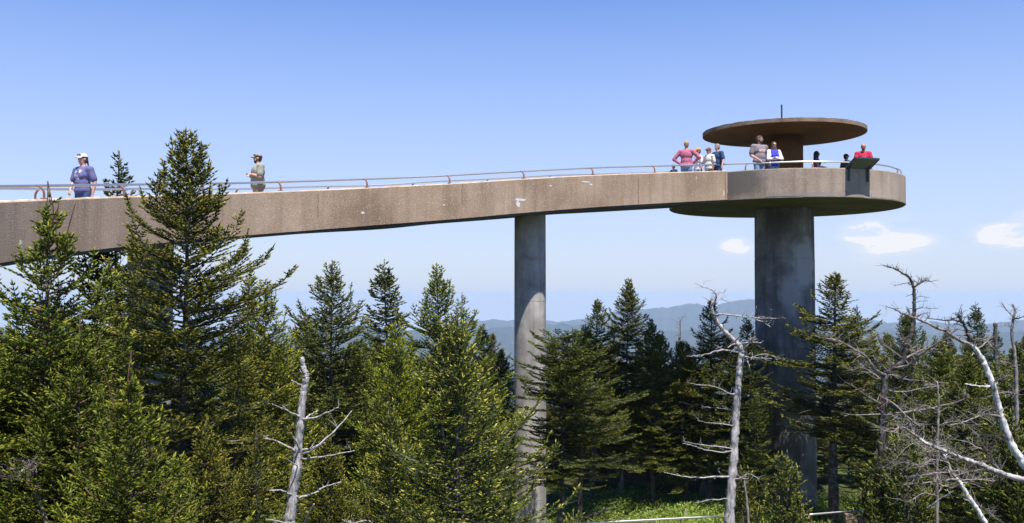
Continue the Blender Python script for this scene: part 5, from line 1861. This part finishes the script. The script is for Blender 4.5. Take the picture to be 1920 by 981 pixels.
dead_tree(None, pts(12.2, (720, 1040), (690, 1000), (668, 985), (650, 978), (642, 976)), 0.03, 0.014, MAT['dead'], 'pale dead stick at the bottom edge between the dead trunk and the budded fir',
          [(pts(12.2, (700, 985), (690, 977), (665, 980), (648, 982)), 0.014, 0.006, 2, 0.1)], 47, 3, name='fallen_limb')
dead_tree(None, pts(8.3, (110, 1060), (80, 960), (62, 910), (45, 885), (20, 880)), 0.022, 0.010, dm, 'small bare grey branch tangle in the bottom left corner',
          [(pts(8.3, (60, 905), (40, 895), (12, 893), dY=-0.2), 0.010, 0.004, 10, 0.16, 2), (pts(8.3, (50, 888), (60, 872), (66, 868), dY=-0.2), 0.009, 0.004, 10, 0.14, 2)], 51, 12, name='fallen_limb', tlen=0.16)

# ------------------------------------------------------------------ path railings and low wall
def railing(p0, p1, label, posts, side=1, zoff=0.0):
    a, b = at(*p0), at(*p1)
    e = empty('path_railing', (a.x, a.y, a.z))
    mb = MB()
    n = 8
    mb.tube([(a.lerp(b, i / n) - a) for i in range(n + 1)], 0.032, 10)
    mb.build('handrail', MAT['alu'], e, True)
    d = (b - a).normalized()
    nrm = Vector((-d.y, d.x, 0)).normalized() * side
    for t in posts:
        q = a.lerp(b, t) - a
        g = ground_z((a + q).x, (a + q).y) - a.z
        mb = MB()
        m = q + nrm * 0.16
        mb.tube([q, q + nrm * 0.10 - Vector((0, 0, 0.03)), m - Vector((0, 0, 0.12)), m - Vector((0, 0, 0.35)), Vector((m.x, m.y, g - 0.2))], 0.022, 8)
        mb.build('post', MAT['bracket'], e, True)
    tag(e, label, 'railing')
    return e


railing((1010, 986, 28.0), (1352, 968, 29.5), 'metal path rail in the grass between the two columns', (0.1, 0.42, 0.78, 0.98))
railing((1505, 966, 31.0), (1668, 953, 31.8), 'metal path rail in the grass right of the wide column', (0.12, 0.55, 0.95))
railing((1728, 953, 30.8), (1880, 945, 31.3), 'upper of the two metal path rails in the bottom right corner', (0.06, 0.5, 0.95))
railing((1700, 979, 27.5), (1880, 969, 27.9), 'lower of the two metal path rails in the bottom right corner', (0.05, 0.78))
# path surface with a low concrete wall on its far side
pth = []
for (x, y, Y) in ((900, 990, 27.5), (1100, 983, 28.6), (1352, 968, 30.0), (1560, 962, 31.2), (1720, 960, 30.8), (1900, 955, 30.6), (2100, 950, 31)):
    p = at(x, y, Y)
    pth.append(Vector((p.x, p.y, 0)))
pl = catmull(pth, 8)
mb = MB()
vs = []
for i, p in enumerate(pl):
    t = (pl[min(i + 1, len(pl) - 1)] - pl[max(i - 1, 0)]).normalized()
    nn = Vector((-t.y, t.x, 0))
    for o_ in (-2.4, -0.2):
        q = p + nn * o_
        vs.append((q.x, q.y, 0.30))
for i in range(len(pl) - 1):
    mb.f.append((i * 2, i * 2 + 2, i * 2 + 3, i * 2 + 1))
mb.v, mb.mi = vs, [0] * len(mb.f)
tag(mb.build('path', MAT['conc_deck']), kind='structure')
for (i0, i1, lab) in ((25, len(pl) - 1, 'low brown concrete wall along the path in the bottom right corner'),):
    mb = MB()
    vs, fs = [], []
    for i in range(i0, i1 + 1):
        p = pl[i]
        t = (pl[min(i + 1, len(pl) - 1)] - pl[max(i - 1, 0)]).normalized()
        nn = Vector((-t.y, t.x, 0))
        for (o_, z) in ((-0.2, -0.3), (0.0, -0.3), (0.0, 0.98), (-0.02, 1.0), (-0.18, 1.0), (-0.2, 0.98)):
            q = p + nn * o_
            vs.append((q.x, q.y, z))
    m = 6
    for i in range(i1 - i0):
        for k in range(m):
            fs.append((i * m + k, (i + 1) * m + k, (i + 1) * m + (k + 1) % m, i * m + (k + 1) % m))
    mb.add(vs, fs)
    tag(mb.build('low_wall', MAT['conc']), lab, 'wall')

# ------------------------------------------------------------------ herbs and grass in the clearing
def herbs():
    rs = np.random.RandomState(4)
    N = 125000
    # the clearing seen between and right of the columns
    x = rs.uniform(-1, 15.5, N)
    y = rs.uniform(27, 37.5, N)
    patch = np.array([pnoise((a * 0.35, b * 0.35, 3.3)) for a, b in zip(x, y)])
    keep = rs.uniform(-0.45, 0.35, N) < patch * 1.5 + 0.10
    x, y, patch = x[keep], y[keep], patch[keep]
    N = len(x)
    z = np.array([ground_z(a, b) for a, b in zip(x, y)])
    hgt = 0.22 + 0.45 * np.clip(patch + 0.3, 0, 1) * rs.uniform(0.4, 1.2, N)
    L = rs.uniform(0.06, 0.18, N)
    a = rs.uniform(0, 6.28, N)
    tilt = rs.uniform(-0.2, 0.9, N)
    d = np.stack([np.cos(a) * np.cos(tilt), np.sin(a) * np.cos(tilt), np.sin(tilt)], 1)
    s = np.stack([-np.sin(a), np.cos(a), rs.uniform(-0.3, 0.3, N)], 1)
    c = np.stack([x, y, z + hgt * rs.uniform(0.05, 1.0, N)], 1)
    V = np.empty((N, 4, 3), np.float32)
    V[:, 0] = c
    V[:, 1] = c + d * (L * 0.5)[:, None] + s * (L * 0.17)[:, None]
    V[:, 2] = c + d * L[:, None]
    V[:, 3] = c + d * (L * 0.5)[:, None] - s * (L * 0.17)[:, None]
    me = bpy.data.meshes.new('ground_plants')
    me.vertices.add(N * 4)
    me.vertices.foreach_set('co', V.reshape(-1))
    me.loops.add(N * 4)
    me.loops.foreach_set('vertex_index', np.arange(N * 4, dtype=np.int32))
    me.polygons.add(N)
    me.polygons.foreach_set('loop_start', np.arange(N, dtype=np.int32) * 4)
    for nm, arr in (('fresh_lit', np.repeat(np.clip(rs.normal(0.1, 0.3, N), 0, 1), 4)), ('tone', np.repeat(np.clip(rs.normal(0.5, 0.3, N), 0, 1), 4))):
        q = me.attributes.new(nm, 'FLOAT', 'POINT')
        q.data.foreach_set('value', arr.astype(np.float32))
    me.materials.append(MAT['herbs'])
    me.update(calc_edges=True)
    o = link('ground_plants', me)
    tag(o, 'bright green knee-high herbs and grass in the sunny clearing', 'ground plants', kind='stuff')


herbs()
for (x, y, Y, h_, r_, lb) in ((1165, 882, 38, 0.75, 0.10, 'small pointed grey stump beside the trunk with grass at its foot'), (1283, 962, 33.5, 0.28, 0.09, 'pale broken stump tip standing in the sunny grass'),
                              (1318, 890, 39, 0.5, 0.13, 'low brown stump at the dark back edge of the clearing')):
    p = at(x, y, Y)
    g = ground_z(p.x, p.y)
    mb = MB()
    random.seed(int(x))
    mb.tube([Vector((0, 0, -0.1)), Vector((0.01, 0, h_ * 0.4)), Vector((0.03, 0, h_ * 0.8)), Vector((0.06, 0, h_ + 0.35))], [r_ * 1.5, r_, r_ * 0.8, 0.01], 9, wob=0.2)
    tag(mb.build('stump', MAT['dead_mid'], None, True, Vector((p.x, p.y, g))), lb, 'stump')
for (x0, y0, x1, y1, Y, r_, lb) in ((1095, 935, 1150, 925, 34, 0.07, 'grey fallen log lying in the grass right of the slim column'), (1200, 915, 1260, 925, 36, 0.06, 'thin fallen log at the back of the sunny grass')):
    a, b = at(x0, y0, Y), at(x1, y1, Y + 0.8)
    a.z, b.z = ground_z(a.x, a.y) + 0.30, ground_z(b.x, b.y) + 0.42
    mb = MB()
    k = 8
    mb.tube([(a.lerp(b, i / k) - a + Vector((0, 0, random.uniform(-0.02, 0.02)))) for i in range(k + 1)], [r_ * (1 - 0.5 * i / k) for i in range(k + 1)], 8, wob=0.12)
    tag(mb.build('fallen_log', MAT['dead_dark'], None, True, a), lb, 'log')
